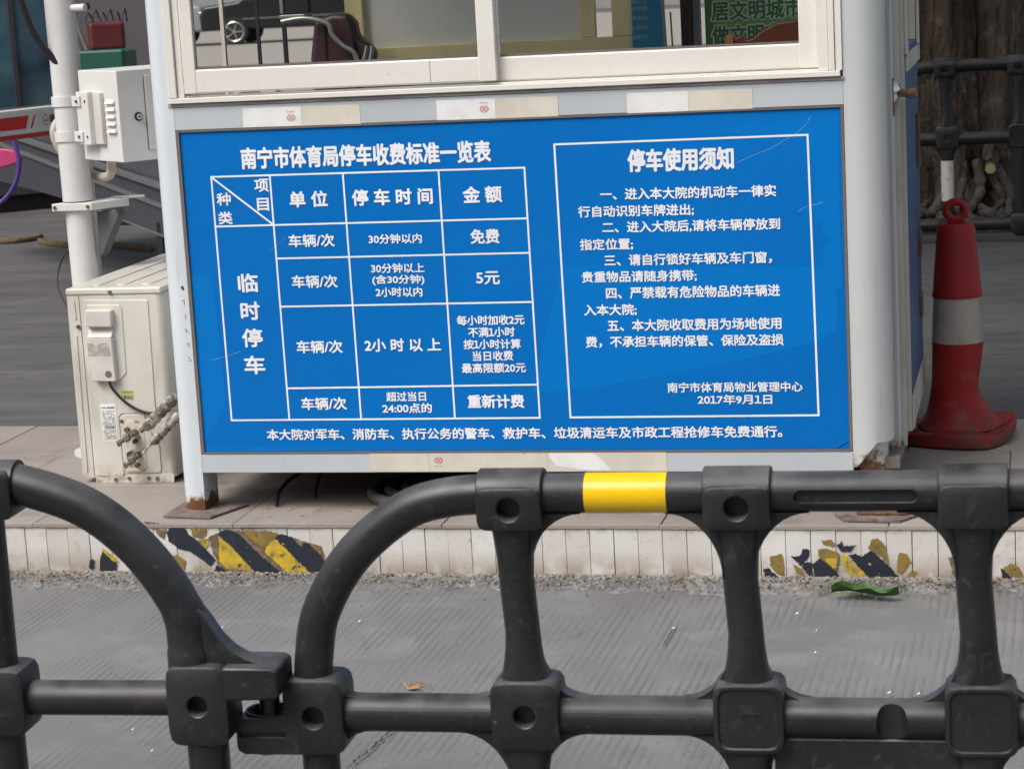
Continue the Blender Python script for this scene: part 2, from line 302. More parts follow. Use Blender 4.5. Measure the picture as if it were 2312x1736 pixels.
# ------------------------------------------------------------------ lettering: glyph outlines turned into flat mesh print
def glyphs(txt, vertical=False, space=1.0, line=1.0):
    c = bpy.data.curves.new('t', 'FONT'); c.body = txt; c.size = 1; c.resolution_u = 3; c.fill_mode = 'FRONT'; c.space_character = space; c.space_line = line
    o = bpy.data.objects.new('t', c); C.objects.link(o); bpy.context.view_layer.update()
    me = bpy.data.meshes.new_from_object(o.evaluated_get(bpy.context.evaluated_depsgraph_get()))
    vs = [tuple(v.co)[:2] for v in me.vertices]; fs = [tuple(p.vertices) for p in me.polygons]
    bpy.data.objects.remove(o); bpy.data.curves.remove(c); bpy.data.meshes.remove(me); return vs, fs
_gx = {}
def xmax(t):
    if t not in _gx: v_, _ = glyphs(t); _gx[t] = max(q[0] for q in v_)
    return _gx[t]
def glyphs_flagged(txt, space=1.0):
    if '1' not in txt: return glyphs(txt, space=space)
    V = []; F = []; i = 0; n = len(txt)
    while i < n:
        j = i + 1
        if txt[i] != '1':
            while j < n and txt[j] != '1': j += 1
        part = txt[i:j]; off = xmax(txt[:i] + '日') - xmax('日') if i else 0
        v_, f_ = glyphs('１' if part == '1' else part)
        if part == '1':
            a_ = min(q[0] for q in v_); w1 = max(q[0] for q in v_) - a_; adv = xmax(txt[:i] + '1日') - xmax(txt[:i] + '日') if i else xmax('1日') - xmax('日'); off += (adv - w1) / 2 - a_
        m_ = len(V); V += [(q[0] + off, q[1]) for q in v_]; F += [tuple(k + m_ for k in f) for f in f_]; i = j
    return V, F
def letter(txt, pts, h, y, mat, parent, bold=.05, name='lettering', space=1.0, frame=None):
    bold *= 1.3 if h > .04 else 1.2
    """pts = (left, right) mid points of the written line on the face, h = height of its glyphs"""
    (x0, z0), (x1, z1) = pts
    vs, fs = glyphs_flagged(txt, space=space)
    ax, bx_ = min(v[0] for v in vs), max(v[0] for v in vs); az, bz = min(v[1] for v in vs), max(v[1] for v in vs)
    L = math.hypot(x1 - x0, z1 - z0); sx = L / (bx_ - ax); sz = h / (bz - az); th = math.atan2(z1 - z0, x1 - x0); cz = (az + bz) / 2
    V = []; F = []; e = h * bold / 2
    shifts = ((0, 0), (e, 0), (-e, 0), (0, e), (0, -e), (e * .7, e * .7), (-e * .7, -e * .7), (e * .7, -e * .7), (-e * .7, e * .7)) if bold else ((0, 0),)
    for i, (dx, dz) in enumerate(shifts):
        n = len(V)
        for a, b in vs:
            u = (a - ax) * sx + dx; v = (b - cz) * sz + dz
            X, Zz, Y = x0 + u * math.cos(th) - v * math.sin(th), z0 + u * math.sin(th) + v * math.cos(th), y - i * .00006
            V.append(frame(X, Y, Zz) if frame else (X, Y, Zz))
        F += [tuple(k + n for k in f) for f in fs]
    me = bpy.data.meshes.new(name); me.from_pydata(V, [], F); me.materials.append(mat)
    o = bpy.data.objects.new(name, me); C.objects.link(o); o.parent = parent; return o

# ================================================================== SETTING
# road in front of the kerb (flat), ramping down to a lower lane where the near barrier stands
def grid(name, mat, x0, x1, ys, zf, nx, kind='structure'):
    vs = []; fs = []
    for j, y in enumerate(ys):
        for i in range(nx + 1):
            x = x0 + (x1 - x0) * i / nx; vs.append((x, y, zf(x, y)))
    for j in range(len(ys) - 1):
        for i in range(nx): a = j * (nx + 1) + i; fs.append((a, a + 1, a + nx + 2, a + nx + 1))
    o = MB().add(vs, fs, True).build(name, mat); o['kind'] = kind; return o
def roadz(x, y):
    s = min(1, max(0, (-1.75 - y) / .5)); return -.22 * s * s * (3 - 2 * s) + .004 * math.sin(x * 3.1 + y * 2) - .004
grid('road', MT['road'], -60, 60, [-80, -30, -12, -6, -4, -3, -2.6] + [-2.5 + .1 * i for i in range(24)] + [-.1, 0, .4], roadz, 480)
grid('ground', MT['asphalt'], -300, 300, [.4, 1, 2, 4, 8, 16, 30, 60, 120, 400], lambda x, y: -.004, 60)

# raised platform: core, floor tiles and a kerb face of upright white tiles
PZ = .157; KY = -.12
plat = MB().box(-6, 8, KY + .012, 1.25, -.05, PZ - .008).build('platform', MT['grout']); plat['kind'] = 'structure'
tm = None
for i in range(-9, 13):
    for j in range(3):
        if tm is None:
            t0 = MB().box(0, .597, 0, .447, -.012, 0).build('floor_tile', MT['ftile'], plat, .0015, 1); tm = t0.data; o = t0
        else:
            o = t0.copy(); C.objects.link(o); o.parent = plat
        o.location = (i * .6 + .12 + (.3 if j % 2 else 0), KY - .004 + j * .45, PZ + random.uniform(-.0012, .0006))
# tiles of the kerb face, a little uneven
x0k = (1.1918,0.1059)[0] - .0655 * 40
kt = None
for i in range(-22, 92):
    if kt is None:
        kt = MB().box(0, .0645, 0, .012, .0, .148).build('kerb_tile', MT['ktile'], plat, .0018, 2); o = kt
    else:
        o = kt.copy(); C.objects.link(o); o.parent = plat
    o.location = (x0k + i * .0655 + random.uniform(-.0006, .0006), KY + random.uniform(-.0012, .0012), .0 + random.uniform(-.003, .001))
    o.rotation_euler = (random.uniform(-.006, .006), random.uniform(-.006, .006), random.uniform(-.01, .01))
# mortar lip above the tiles and crumbling mortar fillet at their foot
def strip(name, y0, y1, z0, z1, n, amp, mat, x0=-6, x1=8, rows=5):
    vs = []; fs = []
    for i in range(n + 1):
        x = x0 + (x1 - x0) * i / n
        for j in range(rows + 1):
            t = j / rows; k = math.sin(t * math.pi)
            vs.append((x, y0 + (y1 - y0) * t + random.uniform(-amp, amp), z0 + (z1 - z0) * t + random.uniform(-amp, amp) * (.4 + k)))
    for i in range(n):
        for j in range(rows): a = i * (rows + 1) + j; fs.append((a, a + 1, a + rows + 2, a + rows + 1))
    o = MB().add(vs, fs, True).build(name, mat, plat); return o
def wob(x): return -.200 + .030 * math.sin(x * 5.1) * math.sin(x * 1.7 + 1) + .018 * math.sin(x * 23 + 2) + .010 * math.sin(x * 61)
vs = []; fs = []; n_ = 1500; rw = 18
for i in range(n_ + 1):
    x = -2.5 + 7 * i / n_; ya = wob(x) + random.uniform(-.004, .003)
    for j in range(rw + 1):
        t = j / rw; amp = .0045 * min(1, t * 3)
        vs.append((x, ya + (KY - .002 - ya) * t + random.uniform(-amp, amp) * .7, -.008 + .027 * t ** .8 + random.uniform(-amp, amp) * .8))
for i in range(n_):
    for j in range(rw): a = i * (rw + 1) + j; fs.append((a, a + 1, a + rw + 2, a + rw + 1))
MB().add(vs, fs, True).build('mortar_fillet', MT['mortar'], plat)
strip('mortar_lip', KY - .004, KY + .002, .147, .1565, 1400, .0012, MT['mortar'], rows=3)
# crumbs along the kerb foot and grit on the road
b = MB()
for i in range(2300):
    x = random.uniform(-1.2, 3.0); y = -.13 - abs(random.gauss(0, .055)) if i < 1700 else random.uniform(-1.7, -.2); s = random.uniform(.001, .0038) * (1 if i < 1700 else .5)
    z = max(.002, .02 - (-.12 - y) * .13) if y > -.29 else .0
    M3 = Matrix.Translation((x, y, z + s * .6)) @ Matrix.Rotation(random.uniform(0, 6), 4, 'Z') @ Matrix.Rotation(random.uniform(-.5, .5), 4, 'X')
    b.box(-s, s, -s * .8, s * .7, -s * .5, s * .5, M3)
o = b.build('grit', MT['mortar']); o['kind'] = 'stuff'; o['label'] = 'grey crumbs of mortar scattered along the foot of the kerb'
# straw and fibres
b = MB()
for i in range(170):
    x = random.uniform(-.7, 2.6); y = -.13 - abs(random.gauss(0, .06)); L = random.uniform(.01, .035); a = random.gauss(0, .6)
    z = max(.006, .024 - (-.12 - y) * .13)
    b.tube([(x, y, z), (x + L * .5 * math.cos(a), y + L * .5 * math.sin(a), z + random.uniform(0, .006)), (x + L * math.cos(a), y + L * math.sin(a), z)], .0007, 4)
o = b.build('dry_straw', MT['dry']); o['kind'] = 'stuff'; o['label'] = 'dry straw and fibres caught along the foot of the kerb'

# remnants of hazard tape on the kerb

def haz(mat, pts, k=0):
    tri_sheet(ragged(pts, .0017, .0035), KY - .0028 - k * .0005, 'hazard_tape', MT[mat], plat, .0004)
haz('hbrown', [(0.0646,0.1244),(0.0936,0.1396),(0.1431,0.1366),(0.2229,0.1358),(0.2847,0.1199),(0.3327,0.104),(0.3701,0.0935),(0.3852,0.04),(0.3778,0.013),(0.2705,0.004),(0.1772,0.0087),(0.0947,0.0161),(0.063,0.0376)], -1)
haz('hblack', [(-0.0802,0.1292),(-0.0704,0.1455),(-0.0472,0.1538),(-0.0256,0.1457),(-0.0186,0.1295),(0.0155,0.1025),(0.0588,0.0539),(0.0433,0.0348),(0.0093,0.0617),(-0.0173,0.0779),(-0.0503,0.0859),(-0.0765,0.1075)])
haz('holive', [(-0.0088,0.1458),(0.0114,0.1539),(0.0416,0.1486),(0.0488,0.1351),(0.022,0.1134),(-0.0025,0.1214)])
haz('hyellow', [(0.0103,0.1079),(0.0428,0.1162),(0.0408,0.0918),(0.0308,0.0863)], 1)
haz('hbrown', [(0.043,0.1189),(0.0706,0.1298),(0.0731,0.0919),(0.0644,0.0539),(0.0518,0.0701)])
haz('hyellow', [(0.0727,0.1217),(0.1166,0.0814),(0.1776,0.0141),(0.1342,0.0246),(0.0953,0.0243),(0.0695,0.0485)])
haz('hblack', [(0.0706,0.1298),(0.0936,0.1396),(0.1129,0.1381),(0.1367,0.1247),(0.1825,0.0763),(0.2546,0.0109),(0.18,0.0087),(0.1168,0.0841)], 1)
haz('holive', [(0.1431,0.1366),(0.1767,0.1421),(0.1857,0.1168),(0.1984,0.1384),(0.2229,0.1358),(0.2439,0.1224),(0.2056,0.0899),(0.1895,0.0953),(0.1636,0.1167)], 2)
haz('hyellow', [(0.2149,0.1035),(0.2437,0.1197),(0.2819,0.0823),(0.3424,0.0127),(0.2705,0.004),(0.2457,0.0389),(0.2046,0.0765)])
haz('hblack', [(0.2329,0.1224),(0.258,0.1279),(0.2847,0.1199),(0.3128,0.0932),(0.3218,0.104),(0.3327,0.104),(0.3681,0.0667),(0.3852,0.04),(0.3778,0.013),(0.3422,0.01),(0.2811,0.0715)], 1)
haz('holive', [(0.3354,0.1041),(0.3541,0.0988),(0.3701,0.0935),(0.3672,0.0694),(0.3531,0.0854)], 2)
haz('holive', [(-0.0749,0.0612),(-0.0575,0.0667),(-0.0309,0.0506),(-0.0395,0.015),(-0.0489,0.0368)])
haz('hblack', [(0.0473,0.0157),(0.063,0.0376),(0.0947,0.0161),(0.0829,0.0079),(0.049,0.0021)])
haz('hblack', [(-0.2776,0.0782),(-0.2384,0.0402),(-0.2447,0.0048),(-0.2901,0.0103),(-0.2874,0.0516)])
haz('hyellow', [(-0.2769,0.0858),(-0.2317,0.0473),(-0.2471,0.046),(-0.2767,0.0752)], 1)
haz('hblack', [(-0.3199,0.0514),(-0.3059,0.0503),(-0.3094,0.0267),(-0.3223,0.0266)])
haz('hbrown', [(-0.1437,0.1624),(-0.1007,0.1579),(-0.0782,0.1405),(-0.0897,0.1113),(-0.1068,0.1229),(-0.1143,0.1404),(-0.1437,0.149)])
haz('holive', [(1.6081,0.0722),(1.6404,0.0806),(1.6447,0.0476),(1.6435,0.0117),(1.6201,0.0308),(1.6073,0.0473)])
haz('hblack', [(1.5883,0.0389),(1.6018,0.0418),(1.6354,0.0089),(1.6219,0.0049),(1.5928,0.014)], 1)
haz('hblack', [(1.6625,0.0725),(1.6881,0.0765),(1.6928,0.0919),(1.7125,0.0932),(1.7091,0.0701),(1.6872,0.0479)])
haz('holive', [(1.6672,0.0533),(1.6922,0.0369),(1.6945,0.0259),(1.676,0.0285)], 1)
haz('hblack', [(1.6928,0.0562),(1.7168,0.0591),(1.7191,0.0123),(1.6923,0.0397)], 1)
haz('hblack', [(1.7165,0.0509),(1.7409,0.0703),(1.7667,0.0485),(1.7871,0.0212),(1.784,0.0047),(1.7285,0.0069)], 2)
haz('holive', [(1.7336,0.0922),(1.7575,0.0961),(1.7888,0.0843),(1.7871,0.0596),(1.7795,0.0349),(1.7512,0.0594),(1.7342,0.0757)], 3)
haz('hyellow', [(1.7503,0.0676),(1.7832,0.0705),(1.7795,0.0349)], 4)
haz('holive', [(1.7422,0.1158),(1.7687,0.1186),(1.7815,0.1061),(1.7734,0.0979),(1.7472,0.1059)])
haz('hblack', [(1.7814,0.1034),(1.7975,0.1144),(1.7998,0.1007),(1.834,0.1047),(1.8152,0.0872),(1.7968,0.0871)], 1)
haz('hyellow', [(1.7982,0.0816),(1.807,0.0762),(1.871,0.0109),(1.8341,0.0051),(1.8085,0.0323),(1.7933,0.0569)])
haz('hblack', [(1.8123,0.0789),(1.8308,0.0818),(1.8463,0.0737),(1.8729,0.0902),(1.9164,0.0496),(1.9544,0.0035),(1.8761,0.0066),(1.8403,0.0436)], 1)
haz('holive', [(1.8652,0.0956),(1.8737,0.1202),(1.8894,0.1246),(1.9098,0.104),(1.9164,0.0523),(1.8935,0.0767)], 2)
haz('holive', [(1.9376,0.0661),(1.9432,0.0841),(1.9614,0.0826),(1.9739,0.0609),(1.9498,0.028),(1.9369,0.0334)])
haz('holive', [(1.9654,0.0281),(1.976,0.0391),(1.9874,0.0338),(1.9754,0.0091),(1.965,0.0118)])
haz('hbrown', [(2.0699,0.0724),(2.0905,0.0763),(2.1057,0.0591),(2.1024,0.0184),(2.0794,0.0291)])
haz('holive', [(2.2053,0.0436),(2.2285,0.0583),(2.2487,0.0493),(2.2595,0.0197),(2.2431,0.0088)])
haz('hblack', [(2.2028,0.0463),(2.238,0.0087),(2.2072,-0.0051)], 1)

# ================================================================== BOOTH
SZ0, SZ1, SW = .333, 1.233, 1.817
BD = .95      # depth
booth = thing('guard_booth', 'pale grey steel guard booth with a sliding window above a blue parking fee board', 'booth')
def corner(x, y, r, sx, n=12):
    """plan of a rounded front corner post; sx = -1 for the left one"""
    if sx < 0: pl = [(x + .075, y)] + [(x + r - r * math.cos(R(90 - a)), y + r - r * math.sin(R(90 - a))) for a in [90 * i / n for i in range(n + 1)]] + [(x, y + .11), (x + .075, y + .11)]
    else: pl = [(x - .1030, y)] + [(x - r + r * math.sin(R(a)), y + r - r * math.cos(R(a))) for a in [90 * i / n for i in range(n + 1)]] + [(x, y + .125), (x - .1030, y + .125)]
    return pl
MB().prism(corner(-.082, 0, .055, -1), PZ + .008, 2.5, 'Z').build('post', MT['post'], booth)
# right post: its skirt is torn away near the foot
pr = MB().prism(corner(1.925, 0, .08, 1), .285, 2.5, 'Z').build('post', MT['post_r'], booth)
ct = MB().prism([(1.70, .2), (1.8345,0.2876), (1.8783,0.3405), (1.886,0.3474), (2.2, .33), (2.2, .1), (1.7, .1)], -.02, .3, 'Y').build('cut', MT['post_r'])
boolean(pr, ct)
MB().prism([(1.838, .02), (1.866, .02), (1.888, .032), (1.902, .05), (1.908, .075), (1.908, .11), (1.838, .11)], PZ + .008, .40, 'Z').build('leg', MT['post_r'], booth)
for (x, y) in ((-.075, BD - .08), (1.87, BD - .08)): bx('leg', MT['post'], booth, x, x + .07, y, y + .07, PZ + .001, 1.301, .004)
for x in (-.075, 1.925): bx('corner_bar', MT['dark'], booth, x, x + .010, BD - .024, BD - .014, 1.3015, 2.5)
bx('shade_panel', MT['seal'], booth, .0, 1.86, BD - .03, BD - .022, PZ + .002, .269); bx('shade_panel', MT['seal'], booth, 1.88, 1.89, .13, BD - .09, PZ + .002, .269)  # panels added to darken the space under the booth
fp = [(-0.1132,-0.0586),(-0.1203,0.0402),(-0.0965,0.0604),(0.0444,0.0745),(0.0337,-0.0744)]
MB().prism([fp[0], fp[4], (fp[4][0] + .06, fp[4][1] + .16), (fp[0][0] + .005, fp[0][1] + .16)], PZ + .001, PZ + .0075, 'Z').build('foot_plate', MT['plate'], booth, .0008, 1)
fq = [(1.754,-0.0302),(1.8832,-0.0937),(1.9078,0.015),(1.9305,0.082)]
MB().prism([(1.77, -.02), (1.80, -.085), (1.945, -.098), (1.99, -.03), (1.99, .12), (1.77, .12)], PZ + .001, PZ + .0075, 'Z').build('foot_plate', MT['plate'], booth, .0008, 1)
b = MB().box(1.83, 1.965, -.045, -.018, PZ + .0085, PZ + .02)
b.build('broken_weld', MT['rust'], booth, .003, 2)
# bottom and middle rails, side walls, floor
bx('bottom_rail', MT['steel'], booth, -.0068, 1.822, .0, .045, .273, SZ0 - .006, .002)
bx('middle_rail', MT['steel'], booth, -.0068, 1.822, .0, .045, SZ1 + .006, 1.302, .002)
bx('floor', MT['seal'], booth, -.02, 1.94, .05, BD - .02, .27, .30)
MB().box(-.078, -.060, .111, BD - .081, .28, 1.3).build('side_panel', MT['post'], booth, .002)
bx('side_window_frame', MT['alu'], booth, -.078, -.050, .111, .16, 1.301, 2.4, .002)
bx('front_wall', MT['steel'], booth, -.0070, 1.83, .012, .030, SZ0 - .005, SZ1 + .005)
bx('rear_wall', MT['steel'], booth, .0, 1.88, BD - .05, BD - .02, .301, 1.345)
bx('roof', MT['steel'], booth, -.22, 2.1, -.22, BD + .2, 2.5, 2.6, .01)
bx('lintel', MT['steel'], booth, -.0068, 1.822, .0, .045, 2.3, 2.499, .002)
# board
brd = bx('sign_board', MT['blue'], booth, .004, SW - .004, .004, .0115, SZ0, SZ1, .001)
brd['label'] = 'blue board printed in white with the parking charges'
for a in ((-.006, .0035, SZ0 - .004, SZ1 + .005), (SW - .0035, SW + .004, SZ0 - .004, SZ1 + .005)): bx('seal_strip', MT['seal'], booth, a[0], a[1], -.0015, .010, a[2], a[3])
bx('seal_strip', MT['seal'], booth, .0036, SW - .0036, -.0012, .010, SZ1 + .0003, SZ1 + .0055)
bx('seal_strip', MT['seal'], booth, .0036, SW - .0036, -.0012, .010, SZ0 - .0055, SZ0 - .0003)
FY = .0040
# pale printed background shapes of the board
for pl in ([(1.4449,1.1847),(1.5228,1.1896),(1.6065,1.2076),(1.6118,1.194),(1.7196,1.2091),(1.8091,1.2133),(1.8043,0.9683),(1.8045,0.7644),(1.7639,0.7594),(1.7536,0.8027),(1.7512,0.8534),(1.7792,0.8916),(1.7528,0.9078),(1.7573,0.931),(1.7366,0.9432),(1.7446,1.0857),(1.7209,1.1249),(1.7334,1.1589),(1.5878,1.168)],):
    tri_sheet(pl, FY, 'printed_shape', MT['blue2'], brd, .0003)
tri_sheet([(0.9614,0.4929),(1.1239,0.5035),(1.3275,0.5356),(1.528,0.5752),(1.7328,0.6199),(1.7644,0.6391),(1.7879,0.6505),(1.7938,0.7251),(1.78,0.7841),(1.7541,0.8198),(1.4585,0.8286),(1.0593,0.8379)], FY, 'printed_shape', MT['blue2'], brd, .00025)
tri_sheet([(-0.0005,0.8362),(0.0642,0.8371),(0.0798,0.4817),(0.0496,0.4193),(-0.0016,0.3468),(0.0006,0.4342)], FY, 'printed_shape', MT['blue2'], brd, .00028)
tri_sheet([(0.0038,0.3517),(0.2236,0.3481),(0.4691,0.3421),(0.4686,0.3359),(0.0033,0.3341)], FY, 'printed_shape', MT['blue2'], brd, .00028)
LY = .0034
def rule(a, b, w=.0048):
    A, Bv = Vector(a), Vector(b); d2 = (Bv - A).normalized(); n2 = Vector((-d2.y, d2.x)) * w / 2; A -= d2 * w / 2; Bv += d2 * w / 2
    return [tuple(A + n2), tuple(Bv + n2), tuple(Bv - n2), tuple(A - n2)]
TL, TR, T1, T2, T3 = [(0.0866,1.1084),(0.9721,1.1048),(0.2565,1.1076),(0.4658,1.1059),(0.7349,1.1044)]
BL, BR, B1, B2, B3 = [(0.0911,0.4238),(0.9784,0.424),(0.2615,0.4244),(0.4708,0.4242),(0.7396,0.424)]
r1a, r1b, r2a, r2b = [(0.0891,0.9709),(0.9703,0.9691),(0.2592,0.8777),(0.9708,0.8761)]
r3a, r3b, r4a, r4b = [(0.2597,0.7435),(0.972,0.7427),(0.2633,0.5134),(0.9771,0.5158)]
dga = [(0.0889,1.106),(0.2581,0.9705)]
b = MB()
for i, (a, c2) in enumerate(((TL, TR), (TL, BL), (TR, BR), (BL, BR), (T1, B1), (T2, B2), (T3, B3), (r1a, r1b), (r2a, r2b), (r3a, r3b), (r4a, r4b), tuple(dga))):
    b.prism(rule(a, c2), LY - i * .00004 - .0002, LY - i * .00004)
b.build('table_rules', MT['white'], brd)
nb = [(1.0566,1.1636),(1.7267,1.1649)] + [(1.7338,0.4249),(1.0636,0.4243)]
b = MB()
for i in range(4): b.prism(rule(nb[i], nb[(i + 1) % 4], .0052), LY - i * .00004 - .0002, LY - i * .00004)
b.build('notice_border', MT['white'], brd)
TEXTS = [
 ('南宁市体育局停车收费标准一览表', [(0.1786,1.1558),(0.8811,1.1523)], .056, .055),
 ('项', [(0.2106,1.0804),(0.2505,1.0805)], .034, .05), ('目', [(0.2148,1.0284),(0.2474,1.0283)], .034, .05), ('种', [(0.0987,1.0458),(0.138,1.046)], .034, .05), ('类', [(0.0993,0.994),(0.1387,0.9943)], .034, .05),
 ('单 位', [(0.3095,1.0395),(0.4165,1.039)], .042, .055), ('停 车 时 间', [(0.4884,1.0387),(0.7134,1.0374)], .042, .055), ('金 额', [(0.8,1.0366),(0.9056,1.0371)], .043, .055),
 ('车辆/次', [(0.2979,0.9252),(0.4285,0.9246)], .034, .05), ('30分钟以内', [(0.5273,0.9244),(0.6765,0.9233)], .0255, .05), ('免费', [(0.8143,0.9238),(0.8922,0.9236)], .038, .055),
 ('临', [(0.1422,0.8118),(0.1983,0.812)], .050, .05), ('时', [(0.1438,0.7334),(0.1976,0.7338)], .049, .05), ('停', [(0.1422,0.6575),(0.1995,0.6575)], .050, .05), ('车', [(0.1425,0.5808),(0.2009,0.5809)], .050, .05),
 ('车辆/次', [(0.2991,0.8122),(0.4291,0.8112)], .034, .05), ('30分钟以上', [(0.5285,0.8439),(0.6785,0.8427)], .0255, .05), ('(含30分钟)', [(0.5301,0.8114),(0.6764,0.81)], .0275, .05), ('2小时以内', [(0.5375,0.7782),(0.6686,0.7769)], .0255, .05), ('5元', [(0.8232,0.811),(0.8872,0.8105)], .034, .05),
 ('车辆/次', [(0.2991,0.6299),(0.4307,0.6289)], .034, .05), ('2小 时 以 上', [(0.4962,0.6312),(0.7117,0.6302)], .0345, .055),
 ('每小时加收2元', [(0.7617,0.6959),(0.9494,0.6953)], .026, .05), ('不满1小时', [(0.7918,0.6624),(0.921,0.6626)], .026, .05), ('按1小时计算', [(0.7771,0.6297),(0.9356,0.6291)], .026, .05), ('当日收费', [(0.8007,0.5967),(0.9127,0.597)], .026, .05), ('最高限额20元', [(0.768,0.5636),(0.946,0.5636)], .026, .05),
 ('车辆/次', [(0.3009,0.4691),(0.4311,0.4693)], .034, .05), ('超过当日', [(0.5482,0.4867),(0.6608,0.4869)], .0255, .05), ('24:00点的', [(0.5349,0.4541),(0.6755,0.4543)], .0265, .05), ('重新计费', [(0.7795,0.4712),(0.9363,0.4706)], .0355, .055),
 ('停车使用须知', [(1.2538,1.1133),(1.5316,1.1117)], .057, .06),
 ('一、进入本大院的机动车一律实', [(1.1746,1.0271),(1.6401,1.0235)], .030, .05), ('行自动识别车牌进出;', [(1.113,0.9819),(1.4223,0.9797)], .030, .05), ('二、进入大院后,请将车辆停放到', [(1.1764,0.9386),(1.6477,0.9359)], .0305, .05), ('指定位置;', [(1.1135,0.8937),(1.2559,0.8929)], .030, .05),
 ('三、请自行锁好车辆及车门窗，', [(1.1778,0.8503),(1.6235,0.8487)], .0305, .05), ('贵重物品请随身携带;', [(1.1144,0.8062),(1.4229,0.805)], .030, .05),
 ('四、严禁载有危险物品的车辆进', [(1.1781,0.7624),(1.642,0.7611)], .0305, .05), ('入本大院;', [(1.1161,0.717),(1.258,0.7168)], .030, .05), ('五、本大院收取费用为场地使用', [(1.178,0.6745),(1.6431,0.6735)], .0305, .05), ('费，不承担车辆的保管、保险及盗损', [(1.1167,0.6303),(1.6475,0.6291)], .030, .05),
 ('南宁市体育局物业管理中心', [(1.3334,0.5036),(1.6935,0.5028)], .0262, .045), ('2017年9月1日', [(1.4137,0.47),(1.6118,0.4693)], .0255, .05),
 ('本大院对军车、消防车、执行公务的警车、救护车、垃圾清运车及市政工程抢修车免费通行。', ((0.1929,0.3821), (1.6357,0.3819)), .0305, .05)]
for txt, pts, h, bo in TEXTS: letter(txt, pts, h, LY - .0006, MT['white'], brd, bo)
# scratches
for pts in ([(1.5428,1.0994),(1.5782,1.1144),(1.6329,1.1337),(1.6721,1.1554),(1.7072,1.1771),(1.7269,1.1954),(1.7369,1.2122)], [(1.6977,0.9668),(1.7165,0.9786),(1.732,0.9828),(1.7473,0.9835),(1.7609,0.9889)], [(0.0456,0.595),(0.0899,0.6063),(0.1332,0.6191)], [(0.239,0.9001),(0.262,0.9136),(0.2879,0.9339)]):
    MB().tube([(x, LY + .0002, z) for x, z in pts], .00042, 4).build('scratch', simple('scratch_pale', (.25, .42, .68), .5), brd)
cf = [(1.7792,0.3365),(1.7951,0.3484),(1.8167,0.3563)]
MB().tube([(x, .0028, z) for x, z in cf], .0012, 5).build('lifted_corner', MT['blue2'], brd)

# tape strips with round red logo
def ring(cx, cz, rx, rz, w, y, n=28):
    vs = []; fs = []
    for i in range(n):
        a = 2 * math.pi * i / n
        for k in (1, 1 - w): vs.append((cx + rx * k * math.cos(a), y, cz + rx * 0 + rz * k * math.sin(a)))
    for i in range(n): a = 2 * i; c2 = 2 * ((i + 1) % n); fs.append((a, c2, c2 + 1, a + 1))
    return vs, fs
def strip_tape(x0, xm, x1, z0, z1, tilt, left, right, logo=None, split=True):
    for (a, c2, mt) in ((x0, xm - .0004, left), (xm + .0004, x1, right)):
        if c2 - a < .004: continue
        za = z0 + tilt * (a - x0); zb = z0 + tilt * (c2 - x0); h = z1 - z0
        p = tri_sheet([(a, za), (c2, zb), (c2, zb + h), (a, za + h)], -.0001, 'tape_strip', MT[mt], booth, .0009)
        if logo and a <= logo[0] <= c2:
            q = MB()
            for rx in (.012, ): q.add(*ring(logo[0], logo[1], .0125, .0095, .16, -.0013))
            for dx in (-.005, 0, .005): q.add(*ring(logo[0] + dx, logo[1], .0042, .0055, .3, -.0014 - dx * .02, 14))
            for k in range(7): q.box(logo[0] - .012 + k * .0035, logo[0] - .0097 + k * .0035, -.0014, -.0012, logo[1] + (.0145 if logo[2] > 0 else -.0170), logo[1] + (.0170 if logo[2] > 0 else -.0150))
            q.build('logo_print', MT['logo'], p)
strip_tape(.193, .361, .527, 1.2405, 1.2925, -.006, 'tapew', 'tape', (.331, 1.262, 1))
strip_tape(.741, .903, 1.073, 1.2395, 1.2925, -.006, 'tapew', 'tape', (.872, 1.265, 1))
strip_tape(1.258, 1.42, 1.588, 1.2385, 1.2915, -.008, 'tapew', 'tape')
sb = [(0.4899,0.3052),(0.6579,0.3046),(0.685,0.3072),(0.8238,0.304)]
strip_tape((0.4888,0.3052)[0], (0.659,0.3046)[0], (0.8249,0.304)[0], .2755, .3325, 0, 'tape', 'tape', ((0.6866,0.3072)[0], (0.6866,0.3072)[1], -1))
strip_tape((0.8254,0.304)[0], (0.9941,0.3034)[0], (1.3229,0.3046)[0], .2755, .3325, 0, 'tape', 'tape')
tri_sheet(ragged([(0.9974,0.3255),(1.1197,0.326),(1.1399,0.3134),(1.1548,0.2976),(1.1694,0.2766),(1.0914,0.2795),(1.0186,0.2902),(1.0065,0.3086)], .0006), -.0011, 'torn_tape', MT['tapew'], booth, .0005)
# window frame and two sliding sashes
wf = bx('window_frame', MT['alu'], booth, -.014, 1.816, -.012, .05, 1.3125, 1.327, .002)
bx('window_frame', MT['alu'], booth, -.014, .010, -.0125, .05, 1.3272, 2.29, .002)
bx('window_frame', MT['alu'], booth, .011, .030, -.004, .05, 1.3272, 2.29, .002)
bx('window_frame', MT['alu'], booth, 1.760, 1.786, -.004, .05, 1.3272, 2.29, .002)
bx('window_frame', MT['alu'], booth, 1.787, 1.803, -.010, .05, 1.3272, 2.29, .002)
bx('window_frame', MT['alu'], booth, 1.804, 1.8215, -.006, .05, 1.3272, 2.29, .002)
bx('window_track', MT['alu'], booth, .031, 1.759, .004, .010, 1.3272, 1.333, .001)
MB().prism([(-.02, 1.3028)] + [(x / 60 * 1.845 - .02, 1.3028) for x in range(1, 61)] + [(x / 40 * 1.845 - .02, 1.3124 - random.random() * .0028) for x in range(40, -1, -1)], -.003, .02).build('sealant_bead', MT['silicone'], booth)
